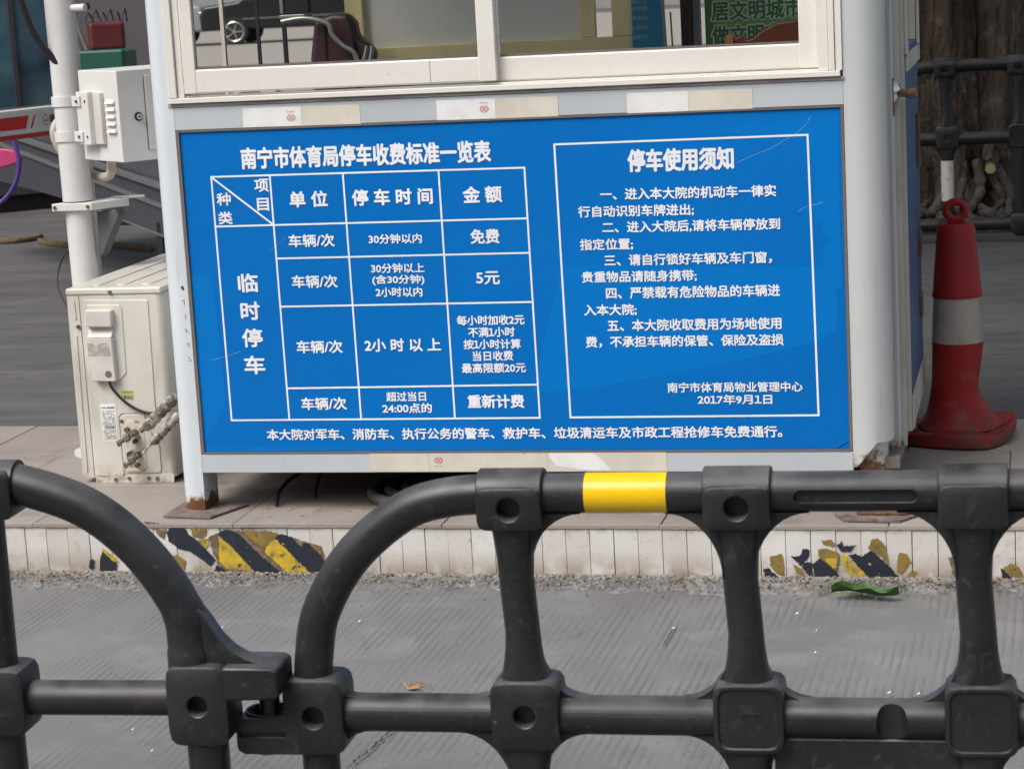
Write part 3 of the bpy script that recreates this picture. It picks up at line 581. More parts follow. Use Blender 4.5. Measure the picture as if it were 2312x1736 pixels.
def sash(x0, x1, y, zb, nm):
    f = bx('window_sash', MT['alu'], booth, x0, x1, y, y + .022, zb, zb + .066, .006, seg=3)
    g = bx('stile', MT['alu'], f, x0 - .0005 if nm else x0, x0 + (.036 if nm else .05), y - .0015, y + .0235, zb + .0005, 2.28, .003)
    bx('stile', MT['alu'], f, x1 - .048, x1 + .0005, y - .0015, y + .0235, zb + .0005, 2.28, .003)
    bx('gasket', MT['seal'], f, x0 + .036, x1 - .048, y + .004, y + .018, zb + .0655, zb + .0715)
    MB().add([(x0 + .03, y + .011, zb + .067), (x1 - .04, y + .011, zb + .067), (x1 - .04, y + .011, 2.28), (x0 + .03, y + .011, 2.28)], [(0, 1, 2, 3)]).build('glass_pane', MT['glass'], f)
    return f
sash(.033, .912, -.008, 1.337, 1)
sash(.868, 1.758, .020, 1.3335, 0)
bx('sash_joint', MT['seal'], booth, .7305, .7315, -.0086, -.007, 1.339, 1.40)
# right side of booth: gap, flange, blue door with cream window, hinges, lock
SX = 1.925; DX = 1.95
bx('side_gap', MT['seal'], booth, SX - .07, SX - .028, .1255, .172, .30, 2.49)
bx('door_frame', MT['post_r'], booth, SX - .06, SX + .010, .1725, .255, .295, 2.49, .003)
bx('flange', MT['dcream'], booth, SX - .02, SX + .024, .2555, .268, .285, 2.49, .002)
dr = bx('door', MT['dblue'], booth, DX - .02, DX + .012, .285, BD - .006, .32, 1.36, .003)
for a_ in ((.285, .36, 1.3605, 2.4), (BD - .07, BD - .006, 1.3605, 2.4)): bx('door_frame_bar', MT['dcream'], dr, DX - .018, DX + .011, *a_, .002)
MB().add([(DX - .004, .361, 1.361), (DX - .004, BD - .071, 1.361), (DX - .004, BD - .071, 2.39), (DX - .004, .361, 2.39)], [(0, 1, 2, 3)]).build('glass_pane', MT['glass'], dr)
bx('trim', MT['dcream'], dr, DX + .0125, DX + .021, .30, BD - .02, 1.30, 1.345, .002)
bx('trim', MT['dcream'], dr, DX + .0125, DX + .021, .29, .34, 1.346, 2.35, .002)
bx('trim', MT['dcream'], dr, DX + .0125, DX + .021, BD - .06, BD - .02, 1.346, 2.35, .002)
bx('door_edge', MT['dcream'], dr, DX - .0195, DX + .0124, .2825, .2848, .321, 2.395)
bx('kick_plate', MT['dcream'], dr, DX + .0125, DX + .016, .29, BD - .02, .325, .42, .002)
for z in (.60, .78, 1.04, 1.12): bx('hinge', MT['rust'], dr, DX + .0125, DX + .022, BD - .16, BD - .13, z - .045, z + .03, .002)
lk = MB().tube([(SX + .011, .225, 1.250), (SX + .020, .225, 1.250), (SX + .028, .225, 1.250)], [.036, .026, .015], 20).build('door_lock', MT['chrome'], booth)
MB().tube([(SX + .026, .225, 1.249), (SX + .050, .223, 1.247), (SX + .051, .223, 1.247), (SX + .072, .22, 1.249)], [.011, .010, .014, .012], 8).build('lock_shaft', MT['rust'], lk)
bx('latch_plate', MT['rust'], booth, SX + .0102, SX + .0125, .182, .225, 1.19, 1.29, .001)
# scribbled marks on the left post
for i, (x, z, t) in enumerate(((-.022, .80, 'π'), (-.021, .76, '7'), (-.020, .72, '/'), (-.019, .68, 'K'), (-.018, .64, '0'), (-.018, .60, '1'))):
    letter(t, ((x - .004, z), (x + .004, z + .003)), .013, -.0005, MT['grime'], booth, 0, 'scribble')
# under and inside the booth
hs = thing('coiled_hose', 'grey rubber hose coiled under the middle of the booth', 'hose', (.67, .20, PZ))
b = MB()
for k in range(3):
    rr = .235 - k * .05
    b.tube([(rr * math.cos(a) * 1.0, rr * .8 * math.sin(a), .018 + k * .006) for a in [2 * math.pi * i / 40 for i in range(40)]], .0165, 10, closed=True)
b.build('hose_loop', MT['hose'], hs)
ca = [(0.1843,0.0641),(0.1739,0.12),(0.1816,0.1999),(0.205,0.3054),(0.2306,0.3532)]
tag(MB().tube(curve([(x, y, PZ + (.006, .03, .05, .055, .05)[i]) for i, (x, y) in enumerate(ca)]), .0055, 8).build('cable', MT['cable']), 'black cable end trailing on the floor under the booth, left of the hose', 'cable')
tag(MB().tube(curve([(x, y, PZ + .012 + i * .01) for i, (x, y) in enumerate([(0.2769,0.1316),(0.259,0.2),(0.2454,0.2698),(0.2391,0.3172)])]), .0045, 8).build('cable', MT['cable']), 'short black cable stub standing under the booth between the long cable and hose', 'cable')
b = MB()
for i in range(120):
    x = random.uniform(.15, 1.7); y = random.gauss(.0, .05) + .03; L = random.uniform(.004, .02); a = random.uniform(0, 3)
    b.tube([(x, y, PZ + .003), (x + L * math.cos(a), y + L * math.sin(a), PZ + .003 + random.random() * .004)], .0008, 4)
o = b.build('floor_litter', MT['dry']); o['kind'] = 'stuff'; o['label'] = 'dry straw litter on the tiled floor under the booth'

# ---------- seen through the window
yw = thing('inner_window', 'pale yellow painted window frame inside the booth behind the sliding sash', 'window frame', (0, 0, 0))
Yb = BD - .012
bx('sill', MT['yframe'], yw, .232, 1.117, Yb - .04, Yb - .006, 1.352, 1.408, .003)
bx('jamb', MT['yframe'], yw, .228, .285, Yb - .045, Yb - .004, 1.4085, 2.3, .003)
bx('jamb', MT['yframe'], yw, 1.062, 1.118, Yb - .041, Yb - .005, 1.4085, 2.3, .003)
bx('mullion', MT['yframe'], yw, .962, 1.010, Yb - .034, Yb - .01, 1.4085, 2.3, .003)
MB().add([(.285, Yb - .02, 1.4085), (.962, Yb - .02, 1.4085), (.962, Yb - .02, 2.3), (.285, Yb - .02, 2.3)], [(0, 1, 2, 3)]).build('frosted_pane', simple('frosted_pane', (.74, .72, .66), .6), yw)
for x in ((0.0155,1.4071)[0],): bx('window_bar', MT['dark'], booth, x - .006, x + .006, Yb - .01, Yb + .002, 1.346, 2.45)
bx('side_window_bar', MT['tape'], booth, -.073, -.062, .60, .615, 1.301, 2.45)
ch = thing('office_chair', 'maroon leather office chair with a silver armrest inside the booth', 'chair', (.25, .74, .3))
MB().prism([(-.10, .98), (-.10, 1.09), (-.08, 1.205), (-.02, 1.222), (.03, 1.22), (.052, 1.19), (.055, 1.15), (.09, 1.125), (.112, 1.10), (.09, 1.05), (.05, .98)], 0.01, .07).build('backrest', MT['maroon'], ch, .02, 3)
bx('piping', MT['dark'], ch, -.048, -.042, .006, .012, .98, 1.2)
MB().tube(curve([(.03, .005, 1.215), (.042, .003, 1.17), (.045, .003, 1.12), (.046, .003, 1.05)]), .005, 6).build('piping', MT['dark'], ch)
bx('seat', MT['maroon'], ch, -.22, .2, .0, .4, .12, .22, .03, seg=3)
MB().tube([(0, .2, 0), (0, .2, .12)], .03).build('column', MT['dark'], ch)
MB().tube(curve([(-.17, -.02, 1.205), (-.11, -.02, 1.212), (-.06, -.02, 1.206), (-.022, -.02, 1.19), (-.012, -.02, 1.16), (.02, -.02, 1.125), (.05, -.02, 1.105), (.062, -.02, 1.075)]), .008, 10).build('armrest', MT['silver'], ch)
MB().tube(curve([(.075, -.01, 1.07), (.085, -.01, 1.095), (.092, -.01, 1.12)]), .007, 8).build('lever', MT['silver'], ch)
MB().tube(curve([(.098, -.01, 1.075), (.105, -.01, 1.10), (.108, -.01, 1.12)]), .007, 8).build('lever', MT['silver'], ch)
dm = thing('wall_screen', 'small dark screen on a bracket left of the office chair inside the booth', 'screen', (.10, .78, .3))
bx('screen', MT['dark'], dm, -.03, .050, 0, .03, 1.226, 1.45, .004); bx('edge', MT['silver'], dm, -.042, -.03, -.004, .026, 1.228, 1.45, .003)
MB().tube([(.01, .03, 1.33), (.01, .155, 1.33)], .010, 8).build('bracket', MT['dark'], dm); bx('tray', MT['silver'], dm, -.04, .04, -.02, .06, 1.214, 1.224, .002)
wc = thing('wooden_chair', 'reddish brown wooden chair with a curved top rail behind the right pane', 'chair', (1.62, .6, .3))
MB().prism([(-.155, .98), (-.155, 1.095), (-.135, 1.105), (-.118, 1.092), (-.10, 1.095), (-.075, 1.115), (-.03, 1.136), (.03, 1.142), (.09, 1.136), (.15, 1.10), (.16, .98)], 0, .03).build('backrest', MT['wood'], wc, .006, 3)
MB().prism(rrect(.024, .052, .011, 5, -.165, 1.083), -.012, .036).build('finial', MT['wood2'], wc, .003)
bx('seat', MT['wood'], wc, -.16, .16, -.3, .0, .4, .43, .005)
for x in (-.14, .12):
    for y in (-.28, .005): bx('leg', MT['wood'], wc, x, x + .025, y, y + .025, .0, .399 if y < 0 else .98, .003)
# banners standing behind the booth
bn = thing('blue_notice_board', 'blue notice board with rows of white writing seen through the window', 'notice board', (1.06, 1.42, 0))
bx('panel', MT['poster_blue'], bn, -.09, .072, .02, .03, .75, 2.1, .001)
for i, z in enumerate((1.497, 1.475, 1.445, 1.415, 1.385)):
    letter(('墙公上', '区地客', '警告品', '公告信息', '温馨提示')[i], ((-.03, z), (.02, z)), .0135, .0195, MT['poster_pale'], bn, 0)
MB().tube([(.112, .0, 0), (.062, .0, 2.0)], .0055, 8).build('pole', MT['silver'], bn); MB().tube([(.13, .04, 0), (.092, .04, 1.46)], .003, 8).build('pole', MT['silver'], bn)
bx('base', MT['silver'], bn, -.1, .15, -.05, .15, PZ, PZ + .02, .004)
rp = tag(MB().box(1.17, 1.205, 1.55, 1.6, 0, 2.6).build('red_post', MT['maroon'], None, .004), 'dark red square post between the blue and green boards behind the booth', 'post')
tag(MB().box(1.208, 1.232, 1.56, 1.6, 0, 2.6).build('grey_post', MT['wallgrey'], None, .003), 'slim grey post beside the dark red post behind the booth', 'post')
gb = thing('green_notice_board', 'green civic notice board with large outlined characters behind the booth', 'notice board', (0, 1.66, 0))
bx('panel', MT['poster_green'], gb, 1.235, 1.66, .0, .02, .8, 2.3, .001); bx('stripe', MT['poster_dgreen'], gb, 1.236, 1.262, -.001, -.0003, .81, 2.29)
for x in (1.26, 1.6): bx('leg', MT['silver'], gb, x, x + .03, .005, .018, 0, .799)
g1 = [(1.2593,1.4496),(1.5563,1.4484)]; g2 = [(1.259,1.3696),(1.4405,1.3696)]; g2b = (1.4876,1.3696)
def shift(p, dx, dz): return [(a + dx, c2 + dz) for a, c2 in p]
letter('居文明城市', g1, .062, -.0012, MT['poster_pale'], gb, .17); letter('居文明城市', g1, .062, -.0022, MT['poster_dgreen'], gb, .04)
letter('做文明市', [g2[0], g2b], .062, -.0012, MT['poster_pale'], gb, .17); letter('做文明市', [g2[0], g2b], .062, -.0022, MT['poster_dgreen'], gb, .04)

# ================================================================== AIR CONDITIONER (end face looks at us)
AY = .37; AX0, AX1, AZ0, AZ1 = -.541, -.240, .175, .755
ac = thing('air_conditioner', 'cream outdoor air conditioner unit standing on the tiles left of the booth', 'air conditioner')
body = MB().prism([(AX0, AY), (AX1 - .02, AY)] + [(AX1 - .02 + .02 * math.sin(R(a)), AY + .02 - .02 * math.cos(R(a))) for a in (15, 30, 45, 60, 75, 90)] + [(AX1, AY + .78), (AX0, AY + .78)], AZ0, AZ1 - .022, 'Z').build('casing', MT['ac'], ac)
b = MB().box(AX0 - .003, AX1 + .003, AY - .003, AY + .783, AZ1 - .0215, AZ1)
b.build('top_cover', MT['ac'], ac, .007, 4)
for x in (AX0 + .075, AX0 + .155, AX0 + .235): MB().prism(rrect(.030, .70, .0145, 6, x, AY + .40), AZ1 - .002, AZ1 + .004, 'Z').build('top_rib', MT['ac'], ac, .003, 2)
for x in (AX0 + .04, AX1 - .07):
    for y in (AY + .1, AY + .66): bx('foot', MT['dark'], ac, x, x + .04, y, y + .05, PZ + .001, AZ0 - .0005, .003)
y0 = AY
bx('seam', MT['seal'], ac, (-0.5033,0.725)[0], (-0.5033,0.725)[0] + .0022, y0 - .0006, y0 + .002, AZ0 + .004, AZ1 - .023)
def plate(name, poly, t, mat='ac', bev=.003, par=ac, yo=0): return MB().prism(poly, y0 - t - yo, y0 + .001 - yo, 'Y').build(name, MT[mat], par, bev, 3)
P = lambda q: [tuple(x) for x in q]
plate('raised_panel', [(-0.4882,0.7208),(-0.2811,0.7167),(-0.2853,0.3799),(-0.2806,0.3749),(-0.3969,0.371),(-0.4055,0.3612),(-0.4045,0.1851),(-0.412,0.1767),(-0.49,0.1788),(-0.4972,0.1853)], .0035)
plate('cover_recess', [(-0.4768,0.706),(-0.3726,0.704),(-0.3649,0.6932),(-0.3674,0.496),(-0.3899,0.4752),(-0.4775,0.4792),(-0.4819,0.4876)], .007)
plate('side_rib', [(-0.5221,0.7181),(-0.5169,0.718),(-0.5145,0.6619),(-0.5223,0.6621)], .003, bev=.001); plate('side_rib', [(-0.5244,0.6133),(-0.5182,0.6132),(-0.5229,0.1904),(-0.5292,0.1904)], .003, bev=.001)
vc = plate('valve_cover', [(-0.4728,0.6928),(-0.3907,0.6912),(-0.3938,0.6403),(-0.4751,0.6417)], .030, 'acp', .004)
plate('cover_slot', [(-0.4741,0.6412),(-0.3949,0.6399),(-0.3967,0.6087),(-0.4755,0.61)], .010, 'acp', .001, vc)
MB().prism([(y0 - .010, (-0.4555,0.6307)[1]), (y0 - .028, (-0.4574,0.6097)[1]), (y0 - .008, (-0.4574,0.6097)[1])], (-0.4738,0.6222)[0], (-0.3977,0.6209)[0], 'X').build('slot_lip', MT['acp'], vc)
lo = plate('cover_lower', [(-0.4761,0.6095),(-0.3968,0.6083),(-0.3952,0.4743),(-0.47,0.4762)], .028, 'acp', .004, vc)
plate('glue_patch', ragged([(-0.4756,0.5919),(-0.459,0.5927),(-0.4468,0.5851),(-0.4333,0.5923),(-0.4127,0.5919),(-0.4034,0.5698),(-0.4028,0.5537),(-0.4741,0.5538)], .0006), .0006, 'glue', 0, vc, .028)
kn = (-0.4162,0.4981)
MB().tube([(kn[0], y0 - .0295, kn[1]), (kn[0], y0 - .0275, kn[1])], .0105, 20).build('cable_hole', MT['seal'], vc)
MB().tube(curve([(x, y0 - d2, z) for (x, z), d2 in zip([(-0.4207,0.477),(-0.4103,0.4499),(-0.3776,0.4127),(-0.3437,0.3878),(-0.3088,0.3752),(-0.2806,0.3749)], (.018, .018, .016, .012, .010, .008))]), .0042, 10).build('power_cable', MT['cable'], ac)
yl = plate('yellow_label', [(-0.3917,0.4448),(-0.3501,0.4434),(-0.3516,0.4149),(-0.3917,0.4163)], .0008, 'ylabel', 0, ac, .0035)
letter('822', [(-0.3828,0.4231),(-0.355,0.4223)], .0085, y0 - .0046, MT['ink'], yl, .08); letter('注意事项', [(-0.3866,0.4379),(-0.3537,0.437)], .005, y0 - .0046, MT['ink'], yl, 0)
wl = plate('rating_label', [(-0.4629,0.4022),(-0.4147,0.4022),(-0.4138,0.288),(-0.4617,0.2863)], .0006, 'tapew', 0, ac, .0035)
letter('AUX 奥克斯', [(-0.4598,0.3908),(-0.4168,0.3909)], .0048, y0 - .0044, MT['ink'], wl, .1)
b = MB(); pa = [(-0.4596,0.3814),(-0.4165,0.382),(-0.4144,0.292),(-0.4602,0.2913)]
def q4(u, v): return (pa[0][0] * (1 - u) * (1 - v) + pa[1][0] * u * (1 - v) + pa[2][0] * u * v + pa[3][0] * (1 - u) * v, pa[0][1] * (1 - u) * (1 - v) + pa[1][1] * u * (1 - v) + pa[2][1] * u * v + pa[3][1] * (1 - u) * v)
for r_ in range(26):
    v = r_ / 26
    if .55 < v < .62:
        continue
    u = .04
    while u < .92:
        L = random.uniform(.03, .12)
        if random.random() < .75:
            p1, p2 = q4(u, v + .008), q4(min(.95, u + L), v + .026); b.box(p1[0], p2[0], y0 - .0045, y0 - .0042, p2[1], p1[1])
        u += L + .02
for k in range(22):
    p1, p2 = q4(.15 + k * .036, .55), q4(.15 + k * .036 + random.uniform(.008, .024), .62); b.box(p1[0], p2[0], y0 - .0045, y0 - .0042, p2[1], p1[1])
b.build('printed_rows', MT['ink'], wl)
plate('valve_plate', [(-0.4029,0.3612),(-0.3892,0.37),(-0.3221,0.3704),(-0.3153,0.3309),(-0.282,0.2715),(-0.2823,0.1972),(-0.2893,0.1883),(-0.3926,0.1901),(-0.4035,0.2125)], .0045)
plate('valve_recess', [(-0.3866,0.3413),(-0.378,0.3511),(-0.352,0.3534),(-0.332,0.3458),(-0.3269,0.3162),(-0.3263,0.2073),(-0.338,0.1924),(-0.3818,0.195),(-0.3932,0.2125)], .006, 'acr', .002)
plate('bottom_flange', [(-0.4983,0.1738),(-0.2585,0.1863),(-0.2435,0.1813),(-0.2445,0.1585),(-0.4973,0.1568)], .003, bev=.001)
scr = [(690, 221), (491, 436), (765, 1024), (727, 1389), (812, 1381), (933, 1381), (986, 1383)]
for (x, z) in [(-0.3988,0.7418),(-0.511,0.6394),(-0.3963,0.3493),(-0.4326,0.1682),(-0.388,0.1721),(-0.3253,0.172),(-0.298,0.171)]:
    MB().tube([(x, y0 - .007, z), (x, y0 + .001, z)], [.0055, .0062], 12).build('screw', MT['rustyscrew'], ac)
for tri in (((870, 1080), (835, 1105), (770, 1150)), ((885, 1235), (860, 1260), (815, 1278))):
    pass
vb = MB()
for A, Bq in zip([(-0.3965,0.2894),(-0.3803,0.2224)], [(-0.3448,0.3188),(-0.3406,0.2495)]):
    vb.tube([(A[0], y0 - .055, A[1]), (A[0] + .010, y0 - .05, A[1] + .004)], .010, 6); vb.tube([(A[0] + .008, y0 - .05, A[1] + .004), (Bq[0], y0 - .035, Bq[1])], [.0065, .008], 10)
    vb.tube([((A[0] + Bq[0]) / 2 - .004, y0 - .05, (A[1] + Bq[1]) / 2), ((A[0] + Bq[0]) / 2 + .012, y0 - .045, (A[1] + Bq[1]) / 2 + .007)], .0125, 6)
    vb.tube([(Bq[0] - .012, y0 - .05, Bq[1] - .002), (Bq[0] - .010, y0, Bq[1] - .004)], .011, 10)
vb.build('service_valve', MT['valve'], ac)
for (x, z) in [(-0.3788,0.3249),(-0.3552,0.2892),(-0.3768,0.2497),(-0.3551,0.2148)]: MB().tube([(x, y0 - .02, z), (x, y0 - .004, z)], .0078, 6).build('flange_bolt', MT['rust'], ac)
pp = [(*(-0.3227,0.3272), .33), (*(-0.2914,0.3462), .32), (*(-0.2539,0.3798), .31), (*(-0.2168,0.4106), .30), (*(-0.1798,0.4437), .29), (*(-0.1482,0.4742), .28)]
MB().tube(curve([(x, y, z) for x, z, y in pp], 6), [.008] * 4 + [.014] * 2 + [.0165 + .0022 * math.sin(i * 1.9) for i in range(40)], 14).build('wrapped_pipe', MT['wrap'], ac)
pp = [(*(-0.3239,0.2559), .33), (*(-0.3042,0.2755), .33), (*(-0.2778,0.2972), .32), (*(-0.2486,0.3237), .31), (*(-0.2168,0.3524), .30), (*(-0.1745,0.3881), .29)]
MB().tube(curve([(x, y, z) for x, z, y in pp], 6), [.0035] * 10 + [.006, .010] + [.0140 + .002 * math.sin(i * 2.1) for i in range(40)], 14).build('wrapped_pipe', MT['wrap'], ac)

# ================================================================== CAMERA POLE with its control box
pl_ = thing('steel_pole', 'round white steel pole behind the air conditioner carrying a control box', 'pole', (-.66, .80, PZ))
fx = lambda x, y, z: (x + .66, y - .80, z - PZ)
MB().tube([fx(-.668, .80, (-0.6709,0.9767)[1]), fx(-.676, .80, 2.6)], .0475, 28).build('upper_tube', MT['pole'], pl_)
MB().tube([(0, 0, 0), fx(-.668, .80, (-0.6733,0.9514)[1])], .0435, 28).build('lower_tube', MT['pole'], pl_)
MB().tube([(0, 0, 0), (0, 0, .012)], .09, 24).build('base_flange', MT['pole'], pl_)
zc = (-0.6773,0.9608)[1]
br = MB().prism([fx(-.735, .745, 0)[:2], fx(-.60, .745, 0)[:2], fx(-.52, .86, 0)[:2], fx(-.66, .88, 0)[:2]], fx(0, 0, zc - .012)[2], fx(0, 0, zc + .012)[2], 'Z').build('bracket', MT['pbox'], pl_, .002)
for x in (-.724, -.612): MB().tube([fx(x, .741, zc), fx(x, .746, zc)], .006, 8).build('bolt', MT['rustyscrew'], br)
MB().prism([fx(-.60, .85, 0)[:2], fx(-.49, .92, 0)[:2], fx(-.50, .94, 0)[:2], fx(-.6, .93, 0)[:2]], fx(0, 0, zc + .008)[2], fx(0, 0, zc + .014)[2], 'Z').build('bracket', MT['pbox'], pl_, .001)
wg = MB().prism([fx(-.605, 0, .935)[::2], fx(-.545, 0, .945)[::2], fx(-.535, 0, .925)[::2], fx(-.60, 0, .80)[::2], fx(-.615, 0, .79)[::2]], 0, .06).build('lamp_housing', simple('grey_wedge', (.11, .115, .12), .6), pl_, .004)
for z in ((-0.6701,1.2915)[1], (-0.6709,1.1815)[1]):
    s_ = MB().tube([fx(-.672, .80, z - .0155), fx(-.672, .80, z + .0155)], .0515, 32).build('strap', MT['pole'], pl_)
# control box: near vertical edge at about (-.355, .45)
E0 = Vector((-.357, .452)); ul = Vector((-.215, .19)).normalized(); ur = Vector((.60, .80)).normalized()
ul = Vector((-math.cos(R(41)), math.sin(R(41)))); ur = Vector((math.sin(R(41)), math.cos(R(41))))
zb0, zb1 = 1.119, 1.392
cbm = Matrix(((ul.x, ur.x, 0, E0.x + .66), (ul.y, ur.y, 0, E0.y - .80), (0, 0, 1, -PZ), (0, 0, 0, 1)))   # local x along left face, local y along right face
def cb(name, mat, par, *a, bev=.002):
    o = MB().box(*a, cbm).build(name, MT[mat], par, bev); return o
box_ = cb('control_box', 'pbox', pl_, 0, .26, 0, .25, zb0, zb1, bev=.003)
cb('door_panel', 'pbox', pl_, -.003, -.0003, .09, .245, zb0 + .03, zb1 - .02, bev=.001); cb('door_gap', 'seal', pl_, -.0015, .001, .0865, .0895, zb0 + .03, zb1 - .02, bev=0)
lc = cbm @ Vector((-.002, .062, (-0.346,1.2518)[1])); ld = (cbm.to_3x3() @ Vector((-1, 0, 0))).normalized()
MB().tube([lc, lc + ld * .002], .0135, 20).build('lock_rim', MT['dark'], pl_); MB().tube([lc, lc + ld * .008], [.0105, .0085], 20).build('lock', MT['chrome'], pl_); MB().tube([lc + ld * .0081, lc + ld * .009], .0035, 8).build('keyhole', MT['dark'], pl_)
zs0, zs1 = (-0.5106,1.1695)[1], (-0.5074,1.329)[1]
mp_ = cb('mounting_plate', 'pbox', pl_, .145, .225, -.030, -.0005, zs0, zs1); cb('plate_flange', 'acp', pl_, .095, .1445, -.014, -.0005, zs0 + .002, zs1 - .002)
for z in ((-0.5899,1.3009)[1], (-0.5907,1.1938)[1]):
    cb('strap_lug', 'pbox', pl_, .19, .245, -.036, -.031, z - .0155, z + .0155, bev=.001)
    q = cbm @ Vector((.208, -.037, z)); MB().tube([q, q + (cbm.to_3x3() @ Vector((0, -1, 0))) * .004], .0048, 8).build('bolt', MT['rustyscrew'], pl_)
    q = cbm @ Vector((.165, -.0305, z)); MB().tube([q, q + (cbm.to_3x3() @ Vector((0, -1, 0))) * .0012], .0045, 10).build('keyhole', MT['dark'], pl_)
for k in range(5):
    zz = zb1 - .098 - k * .0215 + .012
    vs = [cbm @ Vector(q) for q in ((.022, -.0002, zz), (.078, -.0002, zz), (.078, -.010, zz - .012), (.022, -.010, zz - .012), (.022, -.0002, zz - .013), (.078, -.0002, zz - .013))]
    MB().add(vs, [(0, 1, 2, 3), (0, 3, 4), (1, 5, 2), (3, 2, 5, 4)]).build('louvre', MT['pbox'], pl_)
MB().tube(curve([fx(*q) for q in ((-.60, .90, 1.25), (-.72, .88, 1.235), (-.758, .87, 1.20), (-.752, .87, 1.15), (-.72, .87, 1.10), (-.66, .87, 1.06), (-.60, .84, 1.045), (-.54, .78, 1.06), (-.50, .70, 1.125))]), .0145, 14).build('conduit', MT['conduit'], pl_)
MB().tube(curve([fx(*q) for q in ((-.80, .7, 1.9), (-.77, .7, 1.70), (-.755, .71, 1.60), (-.735, .73, 1.51), (-.70, .755, 1.44), (-.655, .77, 1.39))]), .0115, 12).build('cable', MT['cable'], pl_)
MB().tube([fx(-.63, .79, (-0.6182,1.5782)[1]), fx(-.578, .78, (-0.6182,1.5782)[1])], .012, 16).build('socket', MT['pole'], pl_)
MB().tube(curve([fx(*q) for q in ((-.705, .84, .845), (-.745, .83, .80), (-.765, .82, .755), (-.765, .8, .71), (-.74, .78, .66), (-.69, .76, .60))]), .0035, 8).build('thin_cable', MT['cable'], pl_)

# ================================================================== BARRIER GATE ARM
ga = thing('gate_arm', 'red and white barrier gate arm crossing behind the white pole at left', 'barrier arm', (-1.083, 1.157, 1.198), math.atan2(.23, .089))
# a slim box pointing away from the pole, local +x to the right/back
hb = .05
bx('arm', MT['gatewhite'], ga, -1.6, .45, -.016, .016, -hb + .014, hb, .006)
bx('underside', MT['redpaint'], ga, -1.6, .45, -.014, .014, -hb, -hb + .0135, .004)
gf = -.0168
def gpoly(pts): return MB().prism(pts, gf, gf + .0006, 'Y')
gpoly([(-1.5, -.017), (.100, -.017), (.118, .026), (-1.5, .026)]).build('red_band', MT['redpaint'], ga)
gpoly([(.122, -.017), (.130, -.017), (.150, .026), (.142, .026)]).build('red_band', MT['redpaint'], ga)
letter('通知牌', ((.212, .008), (.280, .008)), .026, gf - .0004, MT['ink'], ga, .06)
q = MB(); q.add(*ring(.194, .004, .011, .019, .14, gf - .0004)); q.box(.186, .202, gf - .0006, gf - .0003, .001, .005); q.build('logo_print', MT['ink'], ga)
bx('rest_post', MT['gatewhite'], ga, .40, .44, .02, .06, -1.198, -.05, .004)

# ================================================================== TRAFFIC CONE
cn = thing('traffic_cone', 'battered dark red traffic cone with a grey band and torn base beside the booth', 'traffic cone', (2.066, .93, PZ))
def dent(q, a):
    k = max(0, 1 - abs(q.z - .16) / .12) * max(0, math.cos(a - .1)) ** 2
    q.x -= .022 * k * 1.2; q.x += .012 * math.sin(a * 2 + 1) * max(0, (.12 - q.z) / .12) * 1.5
    return q
prof = [(.135, .045), (.128, .052), (.112, .07), (.098, .095), (.088, .13), (.082, .165), (.079, .20), (.0765, .303)]
MB().lathe(prof, seg=40, fn=dent).build('lower_cone', MT['cone'], cn)
MB().lathe([(.0772, .302), (.0708, .440)], seg=40).build('reflective_band', MT['cband'], cn)
MB().lathe([(.0740, .438), (.0750, .443), (.072, .451), (.0565, .64), (.048, .656), (.0, .657)], seg=40).build('upper_sleeve', MT['cone'], cn)
MB().tube([(.0285 * math.cos(R(a)), 0, .694 + .0255 * math.sin(R(a))) for a in range(0, 360, 12)], .0115, 12, closed=True).build('handle_ring', MT['cone'], cn)
MB().box(-.026, .026, -.012, .012, .655, .675).build('ring_neck', MT['cone'], cn, .005)
def bent(q, a):
    lift = .03 * max(0, math.cos(a - .25)) ** 3; q.z += lift * .6; return q
sq = lambda a: 1 / max(abs(math.cos(a)), abs(math.sin(a))) ** .45
MB().lathe([(.0, .0), (.150, .0), (.160, .006), (.162, .03), (.156, .043), (.135, .046), (.10, .048)], seg=56, fn=lambda q, a: bent(Vector((q.x * sq(a + .3), q.y * sq(a + .3), q.z * (1 + .15 * math.sin(a * 3)))), a)).build('base', MT['cone'], cn, label='torn and buckled base of the cone')
MB().add([(.05, -.155, .052), (.10, -.147, .058), (.145, -.11, .075), (.165, -.06, .078), (.15, -.05, .064), (.13, -.10, .060), (.09, -.145, .051)], [(0, 1, 2, 3, 4, 5, 6)]).build('tear', MT['dark'], cn)

